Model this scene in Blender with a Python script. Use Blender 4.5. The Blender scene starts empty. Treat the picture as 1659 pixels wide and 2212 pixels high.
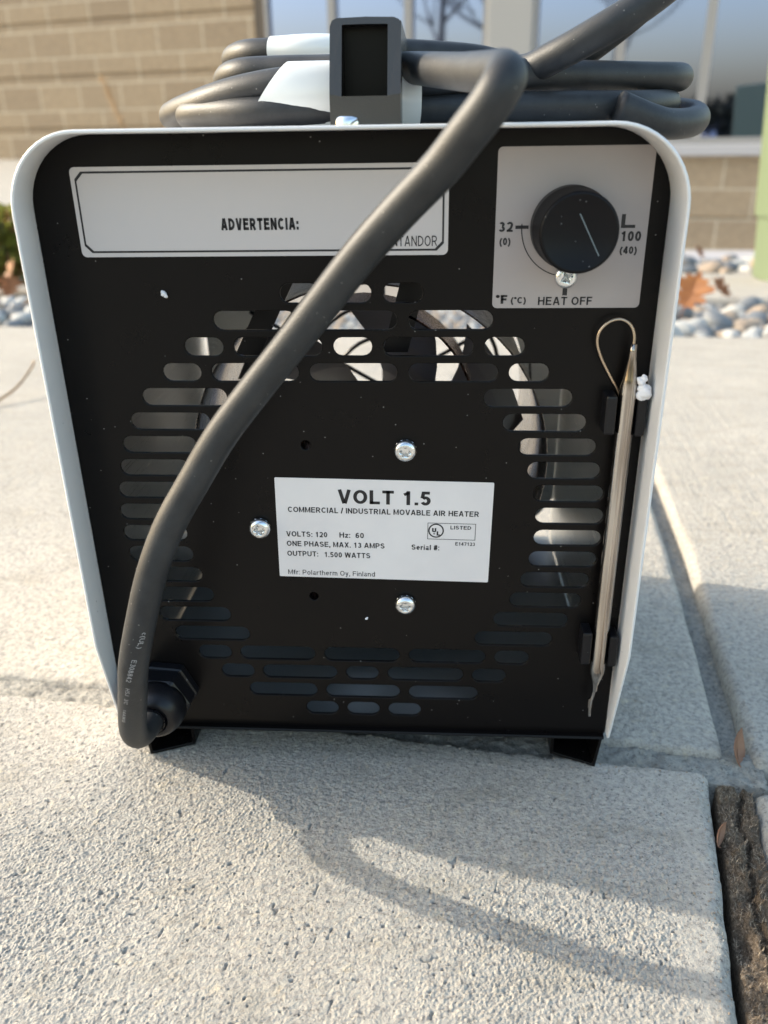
import bpy, math, random
import numpy as np
from mathutils import Vector, Matrix
R = math.radians
SC = bpy.context.scene
COL = SC.collection
ZG = 119.5            # all heater measurements are in mm about the vent-pattern centre; the pavement lies 119.5 mm below it

# ------------------------------------------------------------------ camera, sky, sun, exposure
cam_d = bpy.data.cameras.new('camera'); cam = bpy.data.objects.new('camera', cam_d); COL.objects.link(cam)
SC.camera = cam
cr = Vector((0.99833521, 0.05598087, -0.01389044)); cu = Vector((-0.01070491, 0.4164755, 0.90908392)); cf = Vector((-0.05667633, 0.90742179, -0.41638142))
M = Matrix((( cr.x, cu.x, -cf.x, 0.028729), (cr.y, cu.y, -cf.y, -0.292759), (cr.z, cu.z, -cf.z, 0.2595667), (0, 0, 0, 1)))
cam.matrix_world = M
cam_d.sensor_fit = 'VERTICAL'; cam_d.sensor_height = 24.0; cam_d.sensor_width = 18.0
cam_d.lens = 1770.1 / 2212 * 24.0
cam_d.clip_start = 0.005; cam_d.clip_end = 500
cam_d.dof.use_dof = True; cam_d.dof.focus_distance = 0.312; cam_d.dof.aperture_fstop = 7.0

SUN = Vector((-1.85, 0.45, 1.0)).normalized()
elev = math.asin(SUN.z)
w = bpy.data.worlds.new('World'); SC.world = w; w.use_nodes = True
nt = w.node_tree; nt.nodes.clear()
sky = nt.nodes.new('ShaderNodeTexSky'); sky.sky_type = 'NISHITA'; sky.sun_disc = False
sky.sun_elevation = elev; sky.sun_rotation = math.atan2(SUN.x, SUN.y)
sky.air_density = 1.7; sky.dust_density = 3.5; sky.ozone_density = 1.6
bg = nt.nodes.new('ShaderNodeBackground'); bg.inputs['Strength'].default_value = 0.15
wo = nt.nodes.new('ShaderNodeOutputWorld')
nt.links.new(sky.outputs[0], bg.inputs[0]); nt.links.new(bg.outputs[0], wo.inputs[0])
sl = bpy.data.lights.new('sun', 'SUN'); sl.energy = 2.0; sl.angle = R(0.8); sl.color = (1.0, 0.93, 0.8)
so = bpy.data.objects.new('sun', sl); COL.objects.link(so)
so.rotation_euler = SUN.to_track_quat('Z', 'Y').to_euler(); so.location = SUN * 20
SC.view_settings.view_transform = 'Standard'; SC.view_settings.look = 'None'
SC.view_settings.exposure = 1.5; SC.view_settings.gamma = 1
SC.cycles.max_bounces = 10; SC.cycles.diffuse_bounces = 5; SC.cycles.glossy_bounces = 6
SC.cycles.use_denoising = True

# ------------------------------------------------------------------ materials
def mat(name, col, rough=0.5, metal=0.0, spec=0.5, coat=0.0):
    m = bpy.data.materials.new(name); m.use_nodes = True
    b = m.node_tree.nodes['Principled BSDF']
    b.inputs['Base Color'].default_value = (*col, 1); b.inputs['Roughness'].default_value = rough
    b.inputs['Metallic'].default_value = metal; b.inputs['Specular IOR Level'].default_value = spec
    b.inputs['Coat Weight'].default_value = coat
    return m
def nodes(m): return m.node_tree.nodes, m.node_tree.links, m.node_tree.nodes['Principled BSDF']
def coords(m, scale=(1, 1, 1), rot=(0, 0, 0)):
    n, l, b = nodes(m)
    tc = n.new('ShaderNodeTexCoord'); mp = n.new('ShaderNodeMapping')
    mp.inputs['Scale'].default_value = scale; mp.inputs['Rotation'].default_value = rot
    l.new(tc.outputs['Object'], mp.inputs[0]); return mp
def noise(m, scale, detail=4, rough=0.6, vec=None):
    n, l, b = nodes(m); t = n.new('ShaderNodeTexNoise')
    t.inputs['Scale'].default_value = scale; t.inputs['Detail'].default_value = detail; t.inputs['Roughness'].default_value = rough
    l.new((vec or coords(m)).outputs[0], t.inputs['Vector']); return t
def ramp(m, src, stops):
    n, l, b = nodes(m); r = n.new('ShaderNodeValToRGB')
    while len(r.color_ramp.elements) < len(stops): r.color_ramp.elements.new(0.5)
    for e, (p, c) in zip(r.color_ramp.elements, stops):
        e.position = p; e.color = (*c, 1) if len(c) == 3 else c
    l.new(src, r.inputs[0]); return r
def mixc(m, a, b_, fac, mode='MIX'):
    n, l, b = nodes(m); x = n.new('ShaderNodeMix'); x.data_type = 'RGBA'; x.blend_type = mode
    for s, v in ((x.inputs[6], a), (x.inputs[7], b_), (x.inputs[0], fac)):
        if hasattr(v, 'links') or hasattr(v, 'is_linked'): l.new(v, s)
        else: s.default_value = (*v, 1) if isinstance(v, tuple) else v
    return x.outputs[2]
def bump(m, src, strength, dist, prev=None):
    n, l, b = nodes(m); x = n.new('ShaderNodeBump'); x.inputs['Strength'].default_value = strength; x.inputs['Distance'].default_value = dist
    l.new(src, x.inputs['Height'])
    if prev: l.new(prev.outputs[0], x.inputs['Normal'])
    l.new(x.outputs[0], b.inputs['Normal']); return x
def setc(m, out): n, l, b = nodes(m); l.new(out, b.inputs['Base Color'])
def specks(m, base_out, scale, lo, col):
    """sparse dust specks: tight voronoi cells, only some of them lit"""
    n, l, b = nodes(m); v = n.new('ShaderNodeTexVoronoi'); v.inputs['Scale'].default_value = scale
    l.new(coords(m).outputs[0], v.inputs['Vector'])
    sep = n.new('ShaderNodeSeparateColor'); l.new(v.outputs['Color'], sep.inputs[0])
    m1 = n.new('ShaderNodeMath'); m1.operation = 'LESS_THAN'
    r_ = n.new('ShaderNodeMath'); r_.operation = 'MULTIPLY'; l.new(sep.outputs[1], r_.inputs[0]); r_.inputs[1].default_value = lo
    l.new(v.outputs['Distance'], m1.inputs[0]); l.new(r_.outputs[0], m1.inputs[1])
    m2 = n.new('ShaderNodeMath'); m2.operation = 'GREATER_THAN'; l.new(sep.outputs[0], m2.inputs[0]); m2.inputs[1].default_value = 0.62
    m3 = n.new('ShaderNodeMath'); m3.operation = 'MULTIPLY'; l.new(m1.outputs[0], m3.inputs[0]); l.new(m2.outputs[0], m3.inputs[1])
    return mixc(m, base_out, col, m3.outputs[0])

def concrete(name, c1, c2, c3, fine=2200, bs=0.35, pits=0.7):
    m = mat(name, c1, 0.9, spec=0.25)
    big = noise(m, 9, 5); small = noise(m, 380, 5, 0.7); st = noise(m, 60, 6, 0.7)
    a = ramp(m, big.outputs[0], [(0.32, c2), (0.68, c1)]).outputs[0]
    g = ramp(m, small.outputs[0], [(0.36, (0.5, 0.5, 0.52)), (0.49, (0.95, 0.95, 0.95)), (0.64, (1.2, 1.18, 1.12))]).outputs[0]
    o = mixc(m, a, g, 0.75, 'MULTIPLY')
    s = ramp(m, st.outputs[0], [(0.56, (0, 0, 0)), (0.72, (0.8, 0.8, 0.8))]).outputs[0]
    o = mixc(m, o, c3, s)
    pit = noise(m, 620, 2, 0.5); tanp = noise(m, 130, 3, 0.6)
    o = mixc(m, o, (0.09, 0.085, 0.08), ramp(m, pit.outputs[0], [(0.61, (0, 0, 0)), (0.69, (pits, pits, pits))]).outputs[0])
    stn = noise(m, 22, 4, 0.65, coords(m, (1, 2.2, 1), (0, 0, 0.5)))
    o = mixc(m, o, (0.24, 0.215, 0.17), ramp(m, stn.outputs[0], [(0.52, (0, 0, 0)), (0.72, (0.45, 0.45, 0.45))]).outputs[0])
    o = mixc(m, o, (0.52, 0.44, 0.31), ramp(m, tanp.outputs[0], [(0.6, (0, 0, 0)), (0.76, (0.5, 0.5, 0.5))]).outputs[0])
    setc(m, o)
    f = noise(m, fine, 3, 0.6); b1 = bump(m, f.outputs[0], bs, 0.0012)
    g2 = noise(m, fine * 0.3, 4, 0.65); bump(m, g2.outputs[0], bs, 0.003, b1)
    return m
MT = {}
MT['conc'] = concrete('pale_concrete', (0.415, 0.39, 0.35), (0.35, 0.33, 0.297), (0.28, 0.265, 0.235))
MT['conc_far'] = concrete('pale_concrete_far', (0.42, 0.39, 0.345), (0.365, 0.34, 0.30), (0.33, 0.305, 0.265), 900, 0.5, 0.35)
MT['mortar'] = concrete('worn_joint', (0.34, 0.325, 0.29), (0.27, 0.26, 0.235), (0.2, 0.19, 0.17), 1200, 0.6)
MT['fibre'] = mat('fibre_board', (0.14, 0.11, 0.085), 0.95, spec=0.1)
t = noise(MT['fibre'], 700, 6, 0.8)
setc(MT['fibre'], ramp(MT['fibre'], t.outputs[0], [(0.3, (0.05, 0.038, 0.028)), (0.5, (0.19, 0.145, 0.105)), (0.7, (0.4, 0.32, 0.24))]).outputs[0])
bump(MT['fibre'], t.outputs[0], 0.8, 0.004)
MT['straw'] = mat('straw_fibre', (0.42, 0.33, 0.235), 0.9)
MT['straw2'] = mat('dark_fibre', (0.18, 0.135, 0.095), 0.9)
MT['soil'] = mat('dry_soil', (0.2, 0.17, 0.14), 0.95)
t = noise(MT['soil'], 14, 6, 0.7); setc(MT['soil'], ramp(MT['soil'], t.outputs[0], [(0.3, (0.14, 0.12, 0.1)), (0.7, (0.3, 0.27, 0.23))]).outputs[0])

MT['black'] = mat('satin_black_paint', (0.004, 0.0033, 0.0032), 0.3, spec=0.17)
nz = noise(MT['black'], 45, 5, 0.65); n_, l_, b_ = nodes(MT['black']); l_.new(ramp(MT['black'], nz.outputs[0], [(0.3, (0.25,) * 3), (0.7, (0.37,) * 3)]).outputs[0], b_.inputs['Roughness'])
tb = noise(MT['black'], 3000, 2); bump(MT['black'], tb.outputs[0], 0.05, 0.0002)
setc(MT['black'], specks(MT['black'], mixc(MT['black'], (0.0036, 0.003, 0.003), (0.0055, 0.0045, 0.0045), noise(MT['black'], 25, 4).outputs[0]), 260, 0.105, (0.22, 0.21, 0.2)))
MT['blackin'] = mat('slate_inner_paint', (0.14, 0.155, 0.16), 0.34)
MT['paint'] = mat('pale_grey_paint', (0.74, 0.735, 0.74), 0.32, spec=0.5)
tp = noise(MT['paint'], 2600, 2); bump(MT['paint'], tp.outputs[0], 0.06, 0.0002)
setc(MT['paint'], specks(MT['paint'], (0.74, 0.735, 0.74), 150, 0.06, (0.3, 0.3, 0.3)))
def brushed(name, col, rough, stretch):
    m = mat(name, col, rough, 1.0)
    v = coords(m, stretch); t = noise(m, 40, 4, 0.6, v)
    n, l, b = nodes(m)
    r = ramp(m, t.outputs[0], [(0.3, (rough * 0.75,) * 3), (0.7, (rough * 1.4,) * 3)]); l.new(r.outputs[0], b.inputs['Roughness'])
    bump(m, t.outputs[0], 0.12, 0.0006)
    return m
MT['galv'] = brushed('galvanised_sheet', (0.78, 0.79, 0.79), 0.32, (3, 0.4, 30))
MT['steel'] = brushed('brushed_duct_steel', (0.44, 0.41, 0.39), 0.24, (4, 60, 4))
MT['fan'] = mat('fan_blade_metal', (0.30, 0.30, 0.31), 0.32, 1.0)
MT['brown'] = brushed('heat_tinted_steel', (0.30, 0.21, 0.185), 0.25, (40, 40, 2))
MT['zinc'] = mat('bright_zinc', (0.78, 0.8, 0.82), 0.2, 1.0)
MT['probe'] = mat('nickel_probe', (0.60, 0.53, 0.45), 0.15, 1.0, coat=0.4)
tq = noise(MT['probe'], 300, 3, 0.6, coords(MT['probe'], (1, 1, 0.03)))
setc(MT['probe'], ramp(MT['probe'], tq.outputs[0], [(0.4, (0.25, 0.205, 0.17)), (0.58, (0.60, 0.56, 0.51))]).outputs[0])
MT['capil'] = mat('capillary_copper', (0.56, 0.45, 0.34), 0.3, 1.0)
MT['rubber'] = mat('grey_rubber', (0.05, 0.05, 0.05), 0.5, spec=0.42)
tr = noise(MT['rubber'], 90, 6, 0.7)
o = ramp(MT['rubber'], tr.outputs[0], [(0.3, (0.013, 0.0142, 0.0165)), (0.72, (0.031, 0.033, 0.036))]).outputs[0]
setc(MT['rubber'], specks(MT['rubber'], o, 520, 0.14, (0.16, 0.157, 0.15)))
tr2 = noise(MT['rubber'], 1500, 3); bump(MT['rubber'], tr2.outputs[0], 0.18, 0.0006)
MT['print'] = mat('cord_print', (0.32, 0.32, 0.33), 0.6)
MT['gland'] = mat('black_nylon', (0.007, 0.007, 0.009), 0.3, spec=0.32)
tg = noise(MT['gland'], 900, 3); bump(MT['gland'], tg.outputs[0], 0.1, 0.0004)
setc(MT['gland'], specks(MT['gland'], (0.007, 0.007, 0.009), 330, 0.12, (0.12, 0.12, 0.125)))
MT['knob'] = mat('black_knob', (0.006, 0.006, 0.0075), 0.4, spec=0.16)
setc(MT['knob'], specks(MT['knob'], (0.006, 0.006, 0.0075), 420, 0.14, (0.09, 0.09, 0.095)))
MT['mark'] = mat('knob_line', (0.16, 0.2, 0.22), 0.5)
MT['handle'] = mat('grey_handle_plastic', (0.048, 0.045, 0.041), 0.27)
th = noise(MT['handle'], 1100, 3); bump(MT['handle'], th.outputs[0], 0.15, 0.0005)
MT['paper'] = mat('white_label', (0.72, 0.69, 0.695), 0.42)
tl = noise(MT['paper'], 30, 5); setc(MT['paper'], ramp(MT['paper'], tl.outputs[0], [(0.3, (0.70, 0.665, 0.67)), (0.7, (0.77, 0.735, 0.735))]).outputs[0])
MT['dial'] = mat('grey_dial_label', (0.39, 0.35, 0.345), 0.45)
MT['warn'] = mat('silver_warning_label', (0.55, 0.51, 0.505), 0.42)
MT['ink'] = mat('black_ink', (0.012, 0.011, 0.014), 0.5)
MT['tape'] = mat('white_cord_tape', (0.74, 0.75, 0.73), 0.22, coat=0.4)
MT['foam'] = mat('white_foam', (0.84, 0.84, 0.88), 0.8)

# building and planting
def blockwall(name):
    m = mat(name, (0.4, 0.32, 0.22), 0.92, spec=0.2)
    n, l, b = nodes(m)
    tc = n.new('ShaderNodeTexCoord'); mp = n.new('ShaderNodeMapping'); mp.inputs['Rotation'].default_value = (R(90), 0, 0)
    l.new(tc.outputs['Object'], mp.inputs[0])
    br = n.new('ShaderNodeTexBrick'); br.offset = 0.5; br.inputs['Scale'].default_value = 1
    br.inputs['Brick Width'].default_value = 0.40; br.inputs['Row Height'].default_value = 0.20; br.inputs['Mortar Size'].default_value = 0.008
    br.inputs['Color1'].default_value = (0.385, 0.30, 0.21, 1); br.inputs['Color2'].default_value = (0.33, 0.255, 0.18, 1); br.inputs['Mortar'].default_value = (0.52, 0.445, 0.345, 1)
    br.inputs['Mortar Smooth'].default_value = 0.4
    l.new(mp.outputs[0], br.inputs['Vector'])
    t = noise(m, 26, 6, 0.7)
    g = ramp(m, t.outputs[0], [(0.25, (0.75, 0.74, 0.73)), (0.75, (1.15, 1.14, 1.1))]).outputs[0]
    setc(m, mixc(m, br.outputs['Color'], g, 0.8, 'MULTIPLY'))
    bump(m, t.outputs[0], 0.6, 0.02)
    return m
MT['block'] = blockwall('tan_split_face_block')
MT['sill'] = mat('grey_sill', (0.42, 0.41, 0.42), 0.85)
MT['frame'] = mat('grey_window_frame', (0.30, 0.29, 0.28), 0.5)
MT['pilaster'] = mat('grey_panel', (0.36, 0.35, 0.335), 0.6)
MT['darkside'] = mat('dark_brown_metal', (0.10, 0.075, 0.055), 0.5)
MT['glass'] = mat('mirror_glass', (0.27, 0.335, 0.60), 0.03, 1.0)
MT['ledge'] = MT['conc_far']
MT['green'] = mat('pale_green_steel', (0.14, 0.18, 0.105), 0.45)
MT['stone1'] = mat('white_grey_stone', (0.36, 0.36, 0.345), 0.65); MT['stone2'] = mat('blue_grey_stone', (0.15, 0.16, 0.17), 0.6); MT['stone3'] = mat('tan_stone', (0.30, 0.235, 0.175), 0.65)
for k in ('stone1', 'stone2', 'stone3'):
    t = noise(MT[k], 18, 5, 0.6); c = MT[k].node_tree.nodes['Principled BSDF'].inputs['Base Color'].default_value[:3]
    setc(MT[k], ramp(MT[k], t.outputs[0], [(0.3, tuple(x * 0.75 for x in c)), (0.7, tuple(min(1, x * 1.25) for x in c))]).outputs[0])
def leafmat(name, c, c2, tr=0.35):
    m = mat(name, c, 0.55)
    t = noise(m, 60, 4); setc(m, ramp(m, t.outputs[0], [(0.3, c), (0.7, c2)]).outputs[0])
    n, l, b = nodes(m); ts = n.new('ShaderNodeBsdfTranslucent'); ts.inputs[0].default_value = (*c2, 1)
    mx = n.new('ShaderNodeMixShader'); mx.inputs[0].default_value = tr
    out = [x for x in n if x.type == 'OUTPUT_MATERIAL'][0]
    l.new(b.outputs[0], mx.inputs[1]); l.new(ts.outputs[0], mx.inputs[2]); l.new(mx.outputs[0], out.inputs[0])
    return m
MT['oak'] = leafmat('orange_oak_leaf', (0.26, 0.10, 0.035), (0.42, 0.18, 0.06))
MT['brownleaf'] = leafmat('brown_dry_leaf', (0.2, 0.095, 0.055), (0.36, 0.19, 0.115), 0.15)
MT['tanleaf'] = leafmat('tan_dry_leaf', (0.3, 0.19, 0.12), (0.42, 0.28, 0.18), 0.2)
MT['shrub'] = leafmat('yellow_green_leaf', (0.10, 0.13, 0.02), (0.26, 0.26, 0.05)); MT['shrub2'] = leafmat('red_brown_leaf', (0.16, 0.08, 0.03), (0.24, 0.15, 0.05))
MT['hedge'] = leafmat('dark_hedge_leaf', (0.03, 0.035, 0.02), (0.06, 0.06, 0.035), 0.2)
MT['bark'] = mat('grey_brown_bark', (0.09, 0.08, 0.065), 0.9)
MT['plume'] = leafmat('dry_grass', (0.3, 0.19, 0.10), (0.42, 0.3, 0.18))

# ------------------------------------------------------------------ mesh helpers (all lengths in mm, z measured from the vent centre)
class MB:
    def __init__(s): s.v = []; s.f = []; s.m = []; s.sm = []
    def add(s, vs, fs, mi=0, smooth=False):
        o = len(s.v); s.v += [tuple(p) for p in vs]
        for f in fs: s.f.append([i + o for i in f]); s.m.append(mi); s.sm.append(smooth)
        return s
    def box(s, x0, x1, y0, y1, z0, z1, mi=0, bev=0.0):
        if bev <= 0:
            v = [(x, y, z) for x in (x0, x1) for y in (y0, y1) for z in (z0, z1)]
            return s.add(v, [(0, 1, 3, 2), (4, 6, 7, 5), (0, 4, 5, 1), (2, 3, 7, 6), (0, 2, 6, 4), (1, 5, 7, 3)], mi)
        # rounded box: three stacked superellipse-free chamfer rings along z
        b = bev; rings = []
        def ring(i, z):
            pts = []
            for cx, cy, a0 in ((x1 - b, y1 - b, 0), (x0 + b, y1 - b, 90), (x0 + b, y0 + b, 180), (x1 - b, y0 + b, 270)):
                for k in range(4):
                    a = R(a0 + 30 * k); pts.append((cx + (b - i) * math.cos(a), cy + (b - i) * math.sin(a), z))
            return pts
        for i, z in ((b * 0.7, z0), (b * 0.2, z0 + b * 0.3), (0, z0 + b), (0, z1 - b), (b * 0.2, z1 - b * 0.3), (b * 0.7, z1)): rings.append(ring(i, z))
        return s.loft(rings, mi, True, True, False)
    def loft(s, rings, mi=0, capa=False, capb=False, smooth=True, closed=True):
        n = len(rings[0]); v = [p for r in rings for p in r]; f = []
        for i in range(len(rings) - 1):
            for k in range(n if closed else n - 1):
                a = i * n + k; b = i * n + (k + 1) % n
                f.append((a, b, b + n, a + n))
        if capa: f.append(tuple(range(n))[::-1])
        if capb: f.append(tuple(range((len(rings) - 1) * n, len(rings) * n)))
        return s.add(v, f, mi, smooth)
    def lathe(s, c, axis, prof, n=32, mi=0, capa=True, capb=True, smooth=True, ph=0.0, hexs=None):
        """prof: (distance along axis, radius)"""
        A = Vector(axis).normalized(); U = A.orthogonal().normalized()
        if abs(A.y) > 0.9: U = Vector((1, 0, 0))
        W = A.cross(U); c = Vector(c)
        rings = [[c + A * d + (U * math.cos(2 * math.pi * k / n + ph) + W * math.sin(2 * math.pi * k / n + ph)) * r for k in range(n)] for d, r in prof]
        return s.loft(rings, mi, capa, capb, smooth)
    def tube(s, pts, r, n=14, mi=0, sub=6, caps=True, el=None):
        P = spline(pts, sub) if sub > 1 else [Vector(p) for p in pts]
        rr = r if callable(r) else (lambda t: r)
        rings = []; up = None
        for i, p in enumerate(P):
            T = (P[min(i + 1, len(P) - 1)] - P[max(i - 1, 0)]).normalized()
            if up is None: up = T.orthogonal().normalized()
            up = (up - T * up.dot(T)).normalized(); W = T.cross(up); q = rr(i / (len(P) - 1))
            rings.append([p + up * math.cos(2 * math.pi * k / n) * q + W * math.sin(2 * math.pi * k / n) * q for k in range(n)])
        return s.loft(rings, mi, caps, caps)
    def turn(s, px, py, ang):
        c, n_ = math.cos(ang), math.sin(ang)
        s.v = [(px + (x - px) * c - (y - py) * n_, py + (x - px) * n_ + (y - py) * c, z) for x, y, z in s.v]; return s
    def build(s, name, mats, parent=None, base=(0, 0, -ZG), bevel=0.0, auto=None):
        """base: origin of the thing (mm). Children use their thing's origin."""
        if parent is not None: base = parent['_base']
        bx = Vector(base)
        me = bpy.data.meshes.new(name)
        me.from_pydata([((p[0] - bx.x) / 1000, (p[1] - bx.y) / 1000, (p[2] - bx.z) / 1000) for p in s.v], [], s.f)
        for m in (mats if isinstance(mats, (list, tuple)) else [mats]): me.materials.append(m)
        me.polygons.foreach_set('material_index', s.m); me.polygons.foreach_set('use_smooth', s.sm); me.update()
        o = bpy.data.objects.new(name, me); COL.objects.link(o)
        if parent is None: o.location = (bx.x / 1000, bx.y / 1000, (bx.z + ZG) / 1000)
        else: o.parent = parent
        o['_base'] = list(base)
        if bevel:
            b = o.modifiers.new('edge', 'BEVEL'); b.width = bevel / 1000; b.segments = 2; b.limit_method = 'ANGLE'; b.angle_limit = R(40)
        return o
def spline(pts, sub):
    P = [Vector(p) for p in pts]; out = []
    for i in range(len(P) - 1):
        p0, p1, p2, p3 = P[max(i - 1, 0)], P[i], P[i + 1], P[min(i + 2, len(P) - 1)]
        for k in range(sub):
            t = k / sub
            out.append(0.5 * ((2 * p1) + (p2 - p0) * t + (2 * p0 - 5 * p1 + 4 * p2 - p3) * t * t + (3 * p1 - p0 - 3 * p2 + p3) * t ** 3))
    out.append(P[-1]); return out
def tag(o, label=None, cat=None, group=None, kind=None):
    if label: o['label'] = label
    if cat: o['category'] = cat
    if group: o['group'] = group
    if kind: o['kind'] = kind
    return o
def empty(name, base):
    o = bpy.data.objects.new(name, None); COL.objects.link(o); o.empty_display_size = 0.02
    o.location = (base[0] / 1000, base[1] / 1000, (base[2] + ZG) / 1000); o['_base'] = list(base); return o
_tc = {}
# a small stroke-drawn sans alphabet: every sign is a set of centre lines given a constant stroke width
def _el(cx, cy, rx, ry, a0, a1, n=14): return [(cx + rx * math.cos(R(a0 + (a1 - a0) * k / n)), cy + ry * math.sin(R(a0 + (a1 - a0) * k / n))) for k in range(n + 1)]
def _bowl(x0, x1, yb, yt):
    r = (yt - yb) / 2; k = min(r * 1.05, (x1 - x0) * .8); return [(x0, yt)] + _el(x1 - k, (yt + yb) / 2, k, r, 90, -90, 12) + [(x0, yb)]
def sign(ch, w):
    s = w / 2; b, t = s, 1 - s; X = 0.73; xb, xt = s, X - s
    def O(W, y0=None, y1=None):
        y0 = b if y0 is None else y0; y1 = t if y1 is None else y1; return _el(W / 2, (y0 + y1) / 2, W / 2 - s, (y1 - y0) / 2, 0, 360, 28)
    V = lambda x, y0=0, y1=1: [(x, y0), (x, y1)]
    Hh = lambda y, x0, x1: [(x0, y), (x1, y)]
    def S(W, y0, y1, m):
        r = W / 2 - s; u = (y1 - m) / 2; l = (m - y0) / 2
        return _el(W / 2, m + u, r * .94, u, 25, 265, 14)[:-1] + _el(W / 2, y0 + l, r, l, 85, -158, 14)
    D = {
     'A': (.74, [[(s * .95, 0), (.37 - s * .25, 1)], [(.74 - s * .95, 0), (.37 + s * .25, 1)], Hh(.3, .17, .57)]), 'B': (.68, [V(s), _bowl(s, .64 - s, .53, t), _bowl(s, .68 - s, b, .53)]),
     'C': (.73, [_el(.38, .5, .38 - s, .5 - s, 42, 318, 24)]), 'D': (.71, [V(s), _bowl(s, .71 - s, b, t)]), 'E': (.63, [V(s), Hh(t, 0, .62), Hh(.53, 0, .57), Hh(b, 0, .63)]),
     'F': (.58, [V(s), Hh(t, 0, .58), Hh(.5, 0, .52)]), 'G': (.76, [_el(.38, .5, .38 - s, .5 - s, 42, 350, 24), [(.42, .48), (.76 - s, .48), (.76 - s, .1)]]), 'H': (.7, [V(s), V(.7 - s), Hh(.53, 0, .7)]),
     'I': (w, [V(s)]), 'J': (.5, [[(.5 - s, 1), (.5 - s, .3)] + _el(.25, .28, .25 - s, .28 - s, 0, -170, 12)]), 'L': (.57, [V(s), Hh(b, 0, .57)]),
     'M': (.82, [V(s), V(.82 - s), [(s, 1), (.41, .08), (.82 - s, 1)]]), 'N': (.7, [V(s), V(.7 - s), [(s, 1 - s * .6), (.7 - s, s * .6)]]), 'O': (.78, [O(.78)]),
     'P': (.66, [V(s), _bowl(s, .66 - s, .43, t)]), 'R': (.72, [V(s), _bowl(s, .66 - s, .46, t), [(.36, .45), (.72 - s * 1.2, 0)]]), 'S': (.66, [S(.66, b, t, .52)]), 'T': (.64, [V(.32), Hh(t, 0, .64)]),
     'U': (.7, [[(s, 1), (s, .35)] + _el(.35, .33, .35 - s, .33 - s, 180, 360, 16) + [(.7 - s, .35), (.7 - s, 1)]]), 'V': (.72, [[(s * .95, 1), (.36 - s * .25, 0)], [(.72 - s * .95, 1), (.36 + s * .25, 0)]]),
     'W': (1.0, [[(s * .9, 1), (.26, 0)], [(.26, 0), (.5, 1)], [(.5, 1), (.74, 0)], [(.74, 0), (1 - s * .9, 1)]]), 'X': (.7, [[(s, 0), (.7 - s, 1)], [(s, 1), (.7 - s, 0)]]),
     '0': (.56, [O(.56)]), '1': (.56, [V(.34), [(.34, .9), (.24, .8), (.1, .74)]]), '2': (.56, [_el(.28, .7, .28 - s, .3 - s, 165, -20, 12) + [(.38, .38), (s + .02, b)], Hh(b, .01, .55)]),
     '3': (.56, [_el(.27, .74, .24 - s, .26 - s, 160, -90, 14), _el(.27, .29, .28 - s, .29 - s, 90, -160, 14)]), '4': (.58, [V(.4), [(.4, 1), (s * .6, .28)], Hh(.26, s * .3, .57)]),
     '5': (.56, [[(.5, t), (.15, t), (.09, .52)], _el(.27, .33, .285 - s, .33 - s, 140, -155, 16)]), '6': (.56, [_el(.28, .32, .28 - s, .32 - s, 0, 360, 22), _el(.33, .5, .33 - s, .5 - s, 60, 180, 12)]),
     '7': (.55, [Hh(t, 0, .55), [(.5, .95), (.2, 0)]]), '8': (.56, [_el(.28, .745, .25 - s, .255 - s, 0, 360, 22), _el(.28, .28, .28 - s, .28 - s, 0, 360, 22)]),
     'a': (.52, [_el(.25, .21, .25 - s, .21 - s, 0, 360, 18), [(.52 - s, 0), (.52 - s, .5)] + _el(.27, .49, .25 - s, .24 - s, 0, 150, 10)]), 'c': (.5, [_el(.26, .36, .26 - s, .36 - s, 45, 315, 18)]),
     'd': (.56, [_el(.28, .36, .28 - s, .36 - s, 0, 360, 20), V(.56 - s)]), 'e': (.54, [Hh(.36, s, .54 - s), _el(.27, .36, .27 - s, .36 - s, 0, 315, 20)]), 'f': (.32, [[(.15, 0), (.15, .8)] + _el(.3, .8, .15, .2 - s, 180, 80, 6), Hh(.66, 0, .3)]),
     'h': (.53, [V(s), [(s, .42)] + _el(.265, .44, .265 - s, .28 - s, 170, 0, 12) + [(.53 - s, 0)]]), 'i': (w, [V(s, 0, .72), V(s, .86, 1)]), 'l': (w, [V(s)]), 'm': (.82, [V(s, 0, .72), _el(.235, .46, .225 - s / 2, .26 - s, 180, 0, 10) + [(.41, 0)], _el(.6, .46, .22 - s, .26 - s, 180, 0, 10) + [(.82 - s, 0)]]),
     'n': (.53, [V(s, 0, .72), [(s, .42)] + _el(.265, .44, .265 - s, .28 - s, 170, 0, 12) + [(.53 - s, 0)]]), 'o': (.56, [O(.56, s, .72 - s)]), 'r': (.34, [V(s, 0, .72), _el(.34, .4, .34 - s, .32 - s, 175, 85, 8)]),
     't': (.32, [[(.15, .92), (.15, .14)] + _el(.27, .14, .12, .14 - s, 180, 285, 6), Hh(.66, 0, .3)]), 'y': (.52, [[(s, .72), (.27, 0)], [(.52 - s, .72), (.26, 0), (.18, -.2), (.03, -.2)]]), 'z': (.48, [Hh(.72 - s, .02, .47), [(.44, .66), (.05, .06)], Hh(s, 0, .48)]),
     '.': (w, [V(s, 0, w)]), ',': (w, [V(s, 0, w), [(s * 1.2, 0), (s * .5, -.16)]]), ':': (w, [V(s, 0, w), V(s, .72 - w, .72)]), '/': (.3, [[(0.03, -.03), (.27, 1.03)]]), '#': (.56, [[(.12, 0), (.22, 1)], [(.34, 0), (.44, 1)], Hh(.65, 0, .56), Hh(.33, 0, .56)]),
     '(': (.27, [_el(.45, .38, .4, .66, 122, 238, 10)]), ')': (.27, [_el(-.18, .38, .4, .66, 58, -58, 10)]), '\u00b0': (.3, [_el(.15, .84, .15 - s * .75, .15 - s * .75, 0, 360, 16)]), '-': (.3, [Hh(.36, 0, .3)]), ' ': (.2, [])}
    return D[ch]
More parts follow.
